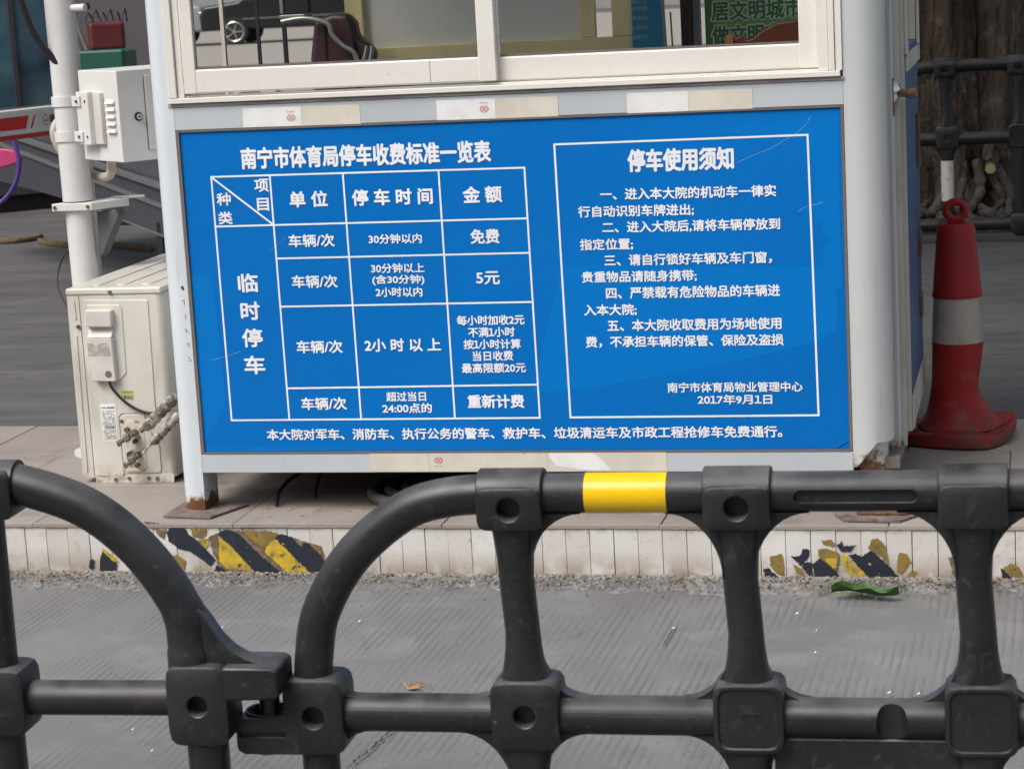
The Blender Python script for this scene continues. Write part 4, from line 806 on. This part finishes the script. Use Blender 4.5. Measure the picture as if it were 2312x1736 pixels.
# ================================================================== PLASTIC BARRIERS
def loopmesh(outer, inner, d0, d1): pass
def block(w, h, d, hole=0, hd=.03, cap=False, border=False, r=.016):
    """moulded joint block, front face towards -Y; hole = radius of a blind hole"""
    N = 40; b = MB()
    def rr(w_, h_, r_, y):
        out = []
        for k in range(N):
            a = 2 * math.pi * (k + .5) / N; c_, s_ = math.cos(a), math.sin(a); n = 7
            t = (abs(c_ / (w_ / 2)) ** n + abs(s_ / (h_ / 2)) ** n) ** (-1 / n); out.append((t * c_, y, t * s_))
        return out
    def circ(r_, y, oz=0): return [(r_ * math.cos(2 * math.pi * (k + .5) / N), y, oz + r_ * math.sin(2 * math.pi * (k + .5) / N)) for k in range(N)]
    loops = [rr(w - .004, h - .004, r, d / 2), rr(w, h, r, d / 2 - .006), rr(w, h, r, -d / 2 + .007), rr(w - .003, h - .003, r, -d / 2 + .002), rr(w - .009, h - .009, r, -d / 2)]
    if border: loops += [rr(w - .017, h - .017, r, -d / 2 + .0003), rr(w - .021, h - .021, r, -d / 2 + .0045)]
    if hole: loops += [circ(hole + .002, -d / 2, 0), circ(hole, -d / 2 + .002), circ(hole * .96, -d / 2 + hd)]
    vs = [v for l in loops for v in l]; n = len(loops)
    fs = [(i * N + k, i * N + (k + 1) % N, (i + 1) * N + (k + 1) % N, (i + 1) * N + k) for i in range(n - 1) for k in range(N)]
    fs += [tuple(range(N)), tuple((n - 1) * N + k for k in range(N))]
    return b.add(vs, fs, True)
def drill(o, par, holes):
    c = MB()
    for x, z, rr in holes: c.tube([(x, -.07, z), (x, -.013, z)], rr, 24)
    cut = c.build('cut', MT['plastic'], par); boolean(o, cut)
def fillet(cx, cz, sx, sz, r, y, t=.034):
    """web that rounds the corner (cx,cz) of an opening; sx,sz point into the opening"""
    rx, rz = r * 1.12, r * 1.36
    pts = [(cx, cz)] + [(cx + sx * rx * (1 - math.cos(R(a))), cz + sz * rz * (1 - math.sin(R(a)))) for a in range(0, 91, 9)]
    return MB().prism(pts, y - t / 2, y + t / 2)
TZ, MZ, BZ, SP, RT = .967, .571, .10, .388, .0343
def barrier(label, loc, rz, n_post, group, tape=True, lug=True, arch_left=True):
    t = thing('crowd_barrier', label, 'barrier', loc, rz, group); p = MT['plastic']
    HO = [(-.008, .949, .0204), (SP - .008, .949, .0204), (0, .579, .0194), (-.381, .5725, .0199)]
    def dr_(o):
        if lug: drill(o, t, HO)
    xs = [i * SP for i in range(n_post)]; L = xs[-1] + .12
    tr = MB().tube([(-.04, 0, TZ), (L, 0, TZ)], RT, 32).build('top_rail', p, t); dr_(tr)
    if lug:
        cut = MB().prism(rrect(.204, .023, .0112, 6, .577, TZ - .002), -.06, -.0235).build('cut', p, t); boolean(tr, cut)
    mr_ = MB().tube([(-SP, 0, MZ), (L, 0, MZ)], RT, 32).build('middle_rail', p, t); dr_(mr_)
    if lug:
        cut = MB().tube([(.628, -.042, MZ - .06), (.628, -.042, MZ + .06)], .027, 24).build('cut', p, t); boolean(mr_, cut)
    MB().tube([(-SP, 0, BZ), (L, 0, BZ)], RT, 24).build('bottom_rail', p, t)
    ap = curve([(-.389, 0, MZ + .03), (-.384, 0, MZ + .10), (-.364, 0, MZ + .186), (-.300, 0, MZ + .286), (-.204, 0, MZ + .364), (-.122, 0, TZ - .006), (-.03, 0, TZ)], 8)
    dr_(MB().tube(ap, .0345, 28).build('arch', p, t))
    dr_(MB().tube([(-.384, 0, 0.02), (-.384, 0, MZ)], .0335, 24).build('end_post', p, t))
    for i, x in enumerate(xs):
        po_ = MB().tube([(x - .003, 0, MZ + dz) for dz in (0, .055, .075, .095, .12, .15)] + [(x - .009, 0, TZ - dz) for dz in (.15, .11, .08, .05, 0)], [.052, .048, .0405, .036, .0325, .0305, .0305, .0325, .036, .040, .041], 28); po_.v = [(a_, max(-.0345, min(.0345, b_)), c_) for a_, b_, c_ in po_.v]; po = po_.build('post', p, t)
        pu_ = MB().tube([(x - .004, 0, .03), (x - .004, 0, MZ - .12), (x - .004, 0, MZ - .06), (x - .004, 0, MZ)], [.033, .033, .043, .045], 24); pu_.v = [(a_, max(-.0345, min(.0345, b_)), c_) for a_, b_, c_ in pu_.v]; pu = pu_.build('post', p, t)
        if i < 2: dr_(po)
        if i == 0: dr_(pu)
        o = block(.114, .076, .096, .0205 if i < 2 else 0, .03).build('joint_block', p, t, loc=(x - .008, .0, .949))
        co = MB().tube([(x - .065, 0, TZ), (x - .063, 0, TZ), (x + .047, 0, TZ), (x + .049, 0, TZ)], [.042, .0442, .0442, .042], 36).build('rail_collar', p, t)
        if i < 2: dr_(co)
        o = block(.121, .124, .088, .0195 if i == 0 else 0, .024, border=i > 0).build('joint_block', p, t, loc=(x, 0, .579))
        block(.118, .11, .086).build('joint_block', p, t, loc=(x, -.004, BZ))
    # webs rounding the openings
    w = MB()
    for a, x in enumerate(xs[:-1]):
        xr = xs[a + 1]
        for (cx, sx) in ((x + .022, 1), (xr - .031, -1)):
            for q in (fillet(cx - .006, TZ - .033, sx, -1, .085, .0), fillet(cx, MZ + .030, sx, 1, .075, .008), fillet(cx, MZ - .030, sx, -1, .075, .0), fillet(cx, BZ + .03, sx, 1, .075, .008)): w.add(q.v, q.f)
    for q in (fillet(-.025, TZ - .03, -1, -1, .05, 0), fillet(-.025, MZ + .03, -1, 1, .06, .008), fillet(-.366, MZ + .03, 1, 1, .055, 0), fillet(-.366, MZ - .03, 1, -1, .075, 0), fillet(-.03, MZ - .03, -1, -1, .085, 0)): w.add(q.v, q.f)
    w.build('corner_web', p, t, kind='stuff')
    block(.110, .139, .09, .0200, .028).build('joint_block', p, t, loc=(-.381, 0, .5725))
    if lug:
        # notched lug with a cup that takes the neighbour's pin
        lg = MB().prism([(-.408, .505), (-.512, .505), (-.522, .512), (-.524, .520), (-.524, .563), (-.520, .570), (-.418, .572), (-.408, .580)], -.0456, .02).build('hinge_lug', p, t)
        cut = MB().prism(rrect(.100, .0125, .004, 4, -.470, .541), -.06, -.037).build('cut', p, t); boolean(lg, cut)
        cut = MB().lathe([(0, .545), (.034, .548), (.0365, .60), (0, .60)], (-.478, -.004, 0), 28).build('cut', p, t); boolean(lg, cut)
        MB().lathe([(.0, .497), (.026, .4975), (.033, .5045)], (-.478, -.004, 0), 24).build('hinge_boss', p, t)
        MB().lathe([(.0366, .5735), (.040, .574), (.0415, .568), (.0415, .55)], (-.478, .002, 0), 28).build('hinge_cup', p, t)
        MB().tube([(.121, 0, TZ), (.261, 0, TZ)], RT + .0007, 40, caps=False).build('reflective_tape', MT['ytape'], t)
        MB().box(xs[1] + .04, xs[2] - .035, -.020, .006, .14, MZ - .032).build('infill_board', p, t, .004)
        MB().box(.363, .409, -.0456, -.0446, MZ - .0005 + .020, MZ + .0015 + .020).build('moulded_mark', p, t)
    else:
        MB().tube([(-.004, 0, .235), (-.004, 0, .455)], .0345, 24, caps=False).build('reflective_tape', MT['wtape'], t)
    for x in (xs[0], xs[-1]): MB().box(x - .03, x + .03, -.22, .22, .0, .045).build('foot', p, t, .012, 3)
    return t
barrier('black plastic barrier panel in front of the booth with a yellow reflective tape band', (1.4299, -2.2028, -.22), R(1.7), 5, 'black plastic crowd barriers')
barrier('black plastic barrier panel behind the red cone, in front of the tree trunk', (1.821, 6.725, .0), R(1.0), 4, 'black plastic crowd barriers', lug=False)
# neighbouring panel at the lower left: it ends in an arch and an arm that drops a pin into the lug
tl = thing('crowd_barrier', 'black plastic barrier panel at the left edge with a curved end and pin arm', 'barrier', (.8527, -2.274, -.22), R(2.9), 'black plastic crowd barriers')
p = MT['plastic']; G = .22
k = 1.034
def lz(z, f=1.0): return 1.641 - (1.641 - z) * k * f + G
FF = 1.0113
MB().tube(curve([(-.016, 0, lz(.46, FF)), (-.016, 0, lz(.54, FF)), (-.027, 0, lz(.61, FF)), (-.095, 0, lz(.709, FF)), (-.190, 0, lz(.783, FF)), (-.32, 0, lz(.825, FF)), (-.38, 0, lz(.828, FF))], 8), [.041] * 8 + [.038] * 8 + [.0365] * 50, 28).build('arch', p, tl)
HL = [(.004, lz(.431), .0184)]; drill([o for o in tl.children if o.name.startswith('arch')][0], tl, HL)
block(.112, .146, .092, .0185, .03).build('joint_block', p, tl, loc=(.004, 0, lz(.431)))
MB().prism([(.052, lz(.500)), (.10, lz(.500)), (.143, lz(.499)), (.154, lz(.493)), (.154, lz(.447)), (.146, lz(.443)), (.052, lz(.440))], -.0455, .058).build('pin_arm', p, tl, .007, 3)
MB().prism([(-.02, lz(.49)), (-.03, lz(.59)), (.0, lz(.604)), (.010, lz(.597)), (.026, lz(.575)), (.044, lz(.546)), (.066, lz(.524)), (.092, lz(.509)), (.125, lz(.499)), (.125, lz(.49))], -.020, .020).build('corner_web', p, tl, .008, 3)
MB().tube([(.112, .036, lz(.445)), (.112, .036, lz(.360))], .0185, 20).build('hinge_pin', p, tl)
drill(MB().tube([(.004, 0, .02), (.004, 0, lz(.40))], .037, 24).build('end_post', p, tl), tl, HL)
for x in (-.372, -.757, -1.142):
    MB().tube([(x - .002, 0, .03), (x - .002, 0, lz(.82))], .032, 24).build('post', p, tl)
    block(.112, .124, .09).build('joint_block', p, tl, loc=(x - .002, 0, lz(.434)))
    block(.116, .09, .094).build('joint_block', p, tl, loc=(x + .008, 0, lz(.802))); MB().tube([(x - .050, 0, lz(.823, FF)), (x + .066, 0, lz(.823, FF))], .0430, 32).build('rail_collar', p, tl)
    MB().box(x - .03, x + .03, -.2, .2, .0, .045).build('foot', p, tl, .012, 3)
MB().tube([(-1.3, 0, lz(.446, FF)), (-.03, 0, lz(.446, FF))], .0315, 28).build('middle_rail', p, tl)
MB().tube([(-1.3, 0, lz(.828, FF)), (-.35, 0, lz(.828, FF))], .035, 28).build('top_rail', p, tl)
MB().tube([(-1.3, 0, .1), (.0, 0, .1)], .033, 20).build('bottom_rail', p, tl)
w = MB()
for q in (fillet(-.352, lz(.43), 1, -1, .05, .0),): w.add(q.v, q.f)
w.build('corner_web', p, tl, kind='stuff')

# ================================================================== TREE behind the far barrier
tr = thing('street_tree', 'thick rough barked tree with flaring roots behind the far barrier', 'tree', (1.86, 8.1, 0))
def trunk(cx, cy, r0, seed, seg=110, rows=120, H=6.5):
    random.seed(seed); ph = [random.uniform(0, 6.28) for _ in range(8)]; vs = []; fs = []
    for j in range(rows + 1):
        z = H * (j / rows) ** 1.6
        for k in range(seg):
            a = 2 * math.pi * k / seg
            flare = 1 + .95 * math.exp(-z / .16) * (.55 + .45 * math.sin(5 * a + ph[0])) + .25 * math.exp(-z / .6)
            rr = r0 * flare * (1 + .09 * math.sin(3 * a + ph[1] + z * .6) + .06 * math.sin(7 * a + ph[2] + z * 1.7) + .035 * math.sin(15 * a + ph[3] - z * 2.3)) * (1 - .05 * z) + random.uniform(-.010, .010) + .006 * math.sin(31 * a + 3 * math.sin(z * 2.1)) * math.sin(z * 9 + 4 * math.sin(a * 3))
            vs.append((cx + rr * math.cos(a), cy + rr * math.sin(a), z))
    for j in range(rows):
        for k in range(seg): fs.append((j * seg + k, j * seg + (k + 1) % seg, (j + 1) * seg + (k + 1) % seg, (j + 1) * seg + k))
    return MB().add(vs, fs, True)
trunk(-.16, .0, .24, 3).build('trunk', MT['bark'], tr); trunk(.22, .06, .20, 5).build('trunk', MT['bark'], tr)
random.seed(11)
for (a, L, rr) in [(random.uniform(-2.9, -.1), random.uniform(.25, .7), random.uniform(.018, .038)) for _ in range(16)]:
    w1, w2 = random.uniform(-.35, .35), random.uniform(-.5, .5); h0 = random.uniform(.12, .34)
    pts = [(.06 + .24 * math.cos(a), .24 * math.sin(a), h0), (.06 + .36 * math.cos(a), .36 * math.sin(a), h0 * .5), (.06 + (.42 + L * .3) * math.cos(a + w1), (.42 + L * .3) * math.sin(a + w1), .05), (.06 + (.42 + L * .7) * math.cos(a + w2), (.42 + L * .7) * math.sin(a + w2), .01)]
    MB().tube(curve(pts, 5), [rr * 1.3 - (rr * .8) * i / 15 + random.uniform(-.006, .006) for i in range(16)], 10).build('root', MT['root'], tr)
MB().tube([(.175, -.78, .345), (.182, -.20, .36)], [.034, .04], 7).build('cut_branch', MT['bark'], tr); MB().tube([(.175, -.784, .345), (.175, -.779, .345)], .031, 7).build('cut_face', MT['wood_cut'], tr)
MB().tube([(.155, -.70, .415), (.16, -.2, .42)], [.03, .032], 6).build('cut_branch', MT['bark'], tr)
for (a, e) in ((.3, .6), (2.2, .7), (4.1, .6), (5.2, .5)):
    MB().tube(curve([(0, 0, 4.8), (math.cos(a) * .8, math.sin(a) * .8, 5.6), (math.cos(a) * 2.2, math.sin(a) * 2.2, 6.3)]), [.2 - .15 * i / 16 for i in range(17)], 10).build('limb', MT['bark'], tr)
vs = []; fs = []
for i in range(15000):
    a = random.uniform(0, 6.283); rr = 6.5 * math.sqrt(random.random()); z = 6.4 + random.gauss(0, .9) - rr * .12; c_ = Vector((rr * math.cos(a), rr * math.sin(a) - 1.5, z))
    u = Vector((random.gauss(0, 1), random.gauss(0, 1), random.gauss(0, .5))).normalized(); v = u.orthogonal().normalized(); s = random.uniform(.10, .2)
    n = len(vs); vs += [c_ - u * s, c_ + v * s * .4, c_ + u * s, c_ - v * s * .4]; fs.append((n, n + 1, n + 2, n + 3))
me = bpy.data.meshes.new('crown'); me.from_pydata([tuple(v) for v in vs], [], fs); me.materials.append(MT['leaf'])
o = bpy.data.objects.new('crown', me); C.objects.link(o); o.parent = tr; o['kind'] = 'stuff'
# soil bed round the tree
bed = MB().box(.6, 6, 7.15, 9.5, -.02, .03).build('tree_bed', MT['bark']); bed['kind'] = 'structure'

# ================================================================== BACKGROUND
sh = thing('shop_front', 'shop front with teal reflections painted into its glass and a dark granite base at far left', 'shop front', (-5.33, 9.84, 0), R(40))
bx('plinth', MT['granite'], sh, -6, .78, .0, .3, .12, .40, .01); bx('plinth_shadow', MT['dark'], sh, -6, .78, .06, .3, 0, .119); bx('ledge', MT['edge'], sh, -6, .78, -.012, .3, .402, .415, .003)  # near-black box stands for the shadow at the foot of the plinth
for i in range(8):
    x = .22 - i * .9
    bx('mullion', MT['granite'], sh, x - .02, x + .02, -.004, .05, .416, 3.2, .003)
    bx('glass_pane', MT['shopglass'], sh, x - .879, x - .021, .02, .03, .416, 3.2)
bx('glass_pane', MT['shopglass'], sh, .241, .70, .02, .03, .416, 3.2)
bx('wall', MT['mauve'], sh, .701, 1.42, .03, .25, .0, 3.2); bx('fascia', MT['wallgrey'], sh, -6, 1.42, -.05, .3, 3.201, 4.2)
rm = thing('loading_ramp', 'dark steel loading ramp with pale edge rails seen behind the pole', 'ramp', (-3.461, 6.353, 0), R(-45.5))
def rp_(nm, mt, pts, a, b, bev=.002): return MB().prism(pts, a, b).build(nm, MT[mt], rm, bev)
rp_('edge_rail', 'edge', [(-1.2, .875), (2.6, .560), (2.6, .582), (-1.2, .897)], 0, .05); rp_('edge_rail', 'edge', [(-1.2, .813), (2.6, .463), (2.6, .478), (-1.2, .828)], -.012, .03)
rp_('web_panel', 'granite', [(-1.2, .829), (2.6, .479), (2.6, .559), (-1.2, .874)], .02, .045)
rp_('skirt', 'granite', [(-1.2, .55), (.2, .50), (1.1, .455), (2.6, .33), (2.6, .462), (-1.2, .812)], .0, .02); rp_('skirt_edge', 'edge', [(1.1, .448), (2.6, .315), (2.6, .329), (1.1, .4545)], -.008, .02)
rp_('deck', 'granite', [(-1.2, .899), (2.6, .584), (2.6, .602), (-1.2, .917)], .051, .9); rp_('deck_edge', 'edge', [(1.25, .735), (2.6, .622), (2.6, .66), (1.25, .762)], .30, .36)
for s_ in (.88, 1.93): bx('leg', MT['dark'], rm, s_, s_ + .06, .0, .06, 0, .44, .004)
# bicycle with red basket and green crate, partly hidden
bk = thing('parked_scooter', 'old scooter with a dull red basket parked behind the control box', 'scooter', (-4.1, 9.0, 0), R(25))
for x in (.0, .62):
    wh = MB().tube([(x + .17 * math.cos(R(a)), 0, .21 + .17 * math.sin(R(a))) for a in range(0, 360, 12)], .04, 8, closed=True).build('wheel', MT['tyre'], bk)
    for a in range(0, 360, 45): MB().tube([(x, 0, .21), (x + .16 * math.cos(R(a)), 0, .21 + .16 * math.sin(R(a)))], .006, 4).build('spoke', MT['silver'], wh)
b = MB()
for s_ in (((-.02, 0, .21), (.0, 0, .75), (-.05, 0, .95)), ((.0, 0, .55), (.3, 0, .45), (.62, 0, .21))): b.tube(s_, .022, 10)
b.tube([(-.17, -.02, 1.44), (-.08, -.02, 1.17), (-.01, 0, .9)], .022, 8); b.tube([(-.11, -.02, 1.42), (-.02, -.02, 1.12)], .014, 8); b.build('frame', MT['silver'], bk)
b = MB().tube([(-.02, -.25, 1.52), (-.15, 0, 1.47), (.0, .25, 1.50)], .014, 8); b.build('handlebar', MT['dark'], bk)
bs = MB().box(-.03, .22, -.14, .12, 1.20, 1.40).build('basket', MT['red'], bk, .03, 3); MB().box(.06, .13, -.10, .02, 1.05, 1.20).build('basket_stay', MT['red'], bk, .01)
for k in range(6): MB().tube(curve([(-.05 + k * .05, -.1, 1.38), (-.02 + k * .05, -.08, 1.46 + .02 * (k % 2)), (.02 + k * .045, -.06, 1.39)]), .006, 6).build('wire', MT['cable'], bk)
MB().tube([(-.19, -.03, 1.24), (-.17, -.03, 1.14)], [.03, .025], 8).build('bottle', MT['handle'], bk)
MB().prism([(.02, .95), (.05, 1.14), (.22, 1.12), (.3, 1.06), (.6, 1.05), (.6, .95)], -.08, .08).build('saddle', MT['dark'], bk, .02, 3)
cr = tag(MB().box(-4.33, -3.80, 8.80, 9.05, .95, 1.21, Matrix.Identity(4)).build('green_crate', MT['green'], None, .02, 3), 'dark green plastic crate above the control box behind the pole', 'crate')
stnd = tag(MB().box(-4.3, -3.82, 8.82, 9.03, 0, .948).build('crate_stand', MT['dark'], None, .01), 'black stand carrying the green crate behind the control box', 'stand')
# purple and pink child's bicycle at the far left edge
pk = thing('child_bicycle', 'purple framed child bicycle with pink guard at the left edge', 'bicycle', (-3.05, 5.22, 0))
MB().tube(curve([(.075, 0, .90), (.085, 0, .86), (.095, 0, .80), (.10, 0, .75), (.085, 0, .68), (.055, 0, .62), (.0, 0, .56), (-.1, 0, .50), (-.2, 0, .45)]), .0125, 12).build('frame_tube', MT['purple'], pk)
MB().prism([(-.25, .715), (-.02, .72), (.05, .735), (.09, .748), (.108, .762), (.103, .78), (.085, .80), (.05, .815), (.0, .823), (-.25, .83)], .02, .05).build('guard', MT['pink'], pk, .01, 3)
for x in (-.75,): 
    MB().tube([(x + .26 * math.cos(R(a)), .03, .28 + .26 * math.sin(R(a))) for a in range(0, 360, 12)], .02, 8, closed=True).build('wheel', MT['tyre'], pk)
MB().tube([(-.75, .03, .28), (-.2, .0, .45)], .012, 8).build('fork', MT['purple'], pk)
# ropes on the ground
def rope(pts, lab):
    cs = curve(pts, 14); b = MB()
    for s_ in (0, 1, 2): b.tube([c_ + Vector((0, .012 * math.cos(i * .9 + s_ * 2.1), .014 + .012 * math.sin(i * .9 + s_ * 2.1))) for i, c_ in enumerate(cs)], .011, 6)
    tag(b.build('rope', MT['rope']), lab, 'rope')
rope([(*q, 0) for q in [(-4.5018,7.9712),(-4.389,7.9288),(-4.3108,7.934),(-4.2599,7.9855),(-4.2255,8.0614),(-4.2195,8.1437)]], 'brown rope on the asphalt at the left edge of the picture')
rope([(*q, 0) for q in [(-4.1282,7.8983),(-4.0037,7.7613),(-3.8785,7.6699),(-3.7683,7.6097),(-3.6567,7.6082)]], 'brown rope lying on the asphalt just left of the white pole')
rope([(*q, 0) for q in [(-3.5666,7.6302),(-3.4383,7.5473),(-3.327,7.4762),(-3.2189,7.4101),(-3.0862,7.28)]], 'brown rope lying on the asphalt between the pole and the booth')
# cars in the car park behind, seen through the left pane
def car(label, loc, rz, paint, s=1):
    c = thing('parked_car', label, 'car', loc, rz)
    side = [(-2.3, .38), (-2.32, .75), (-2.2, .98), (-1.3, 1.08), (-.7, 1.55), (.9, 1.60), (1.7, 1.12), (2.25, 1.0), (2.32, .7), (2.28, .36)]
    b_ = MB().prism(side, -.88, .88).build('body', paint, c, .08, 3)
    MB().prism([(-1.18, 1.1), (-.66, 1.5), (.0, 1.53), (.0, 1.1)], -.89, -.875).build('side_window', MT['shopglass'], c); MB().prism([(.06, 1.1), (.06, 1.53), (.85, 1.54), (1.45, 1.12)], -.89, -.875).build('side_window', MT['shopglass'], c)
    for x in (-1.42, 1.38):
        for y in (-.82, .82):
            w_ = MB().tube([(x, y - .1, .345), (x, y + .1, .345)], .34, 28).build('wheel', MT['tyre'], c, .02)
            ysg = -1 if y < 0 else 1
            for a in range(0, 360, 72): MB().tube([(x, y + ysg * .105, .33), (x + .22 * math.cos(R(a)), y + ysg * .105, .33 + .22 * math.sin(R(a)))], .028, 5).build('spoke', MT['chrome'], w_)
            MB().tube([(x + .24 * math.cos(R(a)), y + ysg * .1, .33 + .24 * math.sin(R(a))) for a in range(0, 360, 15)], .015, 6, closed=True).build('rim', MT['chrome'], w_)
    for y in (-.65, .65): MB().box(-2.34, -2.25, y - .18, y + .18, .72, .86).build('headlight', MT['chrome'], c, .02)
    MB().box(-1.2, 1.2, -.895, -.88, .62, .65).build('side_trim', MT['chrome'], c)
    return c
cl = Vector((-17.62, 49.1, 0))
car('black car parked far behind the booth, seen through the left pane', (-16.1, 49.9, 0), R(6), MT['carblack'])
car('silver grey car parked left of the black car, seen through the left pane', (-20.6, 49.5, 0), R(6), MT['carsilver'])
cp = MB().box(-60, 20, 36, 64, -.02, .004).build('car_park', simple('pale_paving', (.30, .27, .24), .9)); cp['kind'] = 'structure'
# far walls
wl_ = tag(MB().box(-40, -8, 70, 71, 0, 12).build('far_wall', MT['wallgrey']), 'grey wall far behind the parked cars', 'wall')
wr = thing('roller_shutter', 'grey roller shutter wall behind the tree at the right edge', 'shutter', (0, 0, 0))
for i in range(36): MB().box(1.0, 9, 12.0, 12.02, i * .12, i * .12 + .112).build('slat', MT['wallgrey'], wr, .006, 2)
bx('frame', MT['wallgrey'], wr, .8, 9.2, 12.03, 12.3, 0, 4.6)

wb = thing('sky_blocker_building', 'unseen grey building added across the street to block low sky light', 'building', (0, -24, 0))  # added behind the camera to cut horizon light and raise contrast
bx('wall', MT['mauve'], wb, -30, 34, -8, 0, 0, 11)
for i in range(10):
    for k in range(3): bx('window', MT['shopglass'], wb, -28 + i * 6.2, -25 + i * 6.2, .001, .06, 1.2 + k * 3.4, 3.2 + k * 3.4)

# ================================================================== SMALL THINGS ON THE ROAD
lf = [(x, y) for x, y in [(1.7774,-0.2224),(1.7991,-0.2026),(1.8364,-0.2147),(1.8678,-0.2193),(1.8974,-0.1994),(1.934,-0.2077),(1.9526,-0.2634)]]
vs = []; fs = []
n = 16
for i in range(n + 1):
    t = i / n; x = 1.778 + .172 * t; w_ = .027 * math.sin(math.pi * min(1, t * 1.05)) ** .8 + .0015
    for j in range(-3, 4):
        vs.append((x, -.255 + .012 * math.sin(t * 5) + w_ * j / 3, .012 + .018 * abs(j / 3) ** 1.5 * (1 + .3 * math.sin(t * 14)) + .004 * math.sin(t * 6 + .5)))
for i in range(n):
    for j in range(6): a = i * 7 + j; fs.append((a, a + 1, a + 8, a + 7))
lfo = thing('fallen_leaf', 'long green leaf lying at the foot of the kerb below hazard stripes', 'leaf')
MB().add(vs, fs, True).build('blade', MT['fleaf'], lfo); MB().tube([(1.775, -.255, .012), (1.95, -.262, .018)], .0013, 6).build('midrib', simple('leaf_midrib', (.12, .2, .04), .5), lfo)
dl = (0.901,-1.0321)
b = MB()
for k in range(6):
    a = k * .5 - .3; b.tube(curve([(dl[0] - .03, dl[1] - .02, .002), (dl[0] - .03 + .03 * math.cos(a), dl[1] - .02 + .03 * math.sin(a), .008), (dl[0] - .03 + .06 * math.cos(a), dl[1] - .02 + .05 * math.sin(a), .003)]), [.003] * 8 + [.001] * 9, 4)
tag(b.build('dry_leaf', MT['dry']), 'curled dry brown leaf on the road below the barrier arch', 'leaf')
random.seed(5)
for (x, y) in [(0.2477,-0.6027),(0.4162,-1.5102),(0.3186,-1.3802),(0.1674,-1.0918),(0.5953,-0.5337)] + [(1.7042,-0.417),(1.7667,-0.5594),(1.7798,-0.7338),(1.9696,-1.0202),(2.0349,-1.0234),(1.413,-0.5538)]:
    s = random.uniform(.0016, .0034)
    MB().add([(x - s, y, .004), (x + s * 1.3, y - s, .006), (x + s * 1.6, y + s * 1.4, .009), (x - s * .4, y + s * 1.2, .004)], [(0, 1, 2, 3)]).build('paper_scrap', MT['paper'])
for k, o in enumerate([o for o in C.objects if o.name.startswith('paper_scrap')]):
    tag(o, 'tiny white scrap lying on the grey driveway', 'paper scrap', 'white scraps on the driveway')
# crack and patch lines in the concrete
def crack(pts, wd, lab):
    cs = [Vector((x, y)) for x, y in pts]; L_ = []; R_ = []
    fine = []
    for i in range(len(cs) - 1):
        for k_ in range(10): fine.append(cs[i].lerp(cs[i + 1], k_ / 10) + Vector((random.uniform(-.004, .004), random.uniform(-.003, .003))))
    for i, c_ in enumerate(fine):
        ww = wd * random.uniform(.2, 1); L_.append((c_.x - ww, c_.y, .0035)); R_.append((c_.x + ww, c_.y, .0035))
    vs = L_ + R_; n = len(L_); o = MB().add(vs, [(i, i + 1, n + i + 1, n + i) for i in range(n - 1)]).build('road_crack', MT['dark']); o['kind'] = 'structure'
crack([(0.884,-1.5732),(0.8886,-1.4996),(0.9006,-1.4487),(0.9041,-1.3585),(0.9152,-1.3248)], .0035, '')
crack([(1.4124,-0.6946),(1.4117,-0.6089),(1.4111,-0.5205)], .0018, ''); crack([(1.1684,-0.6424),(1.2047,-0.5746)], .0015, '')
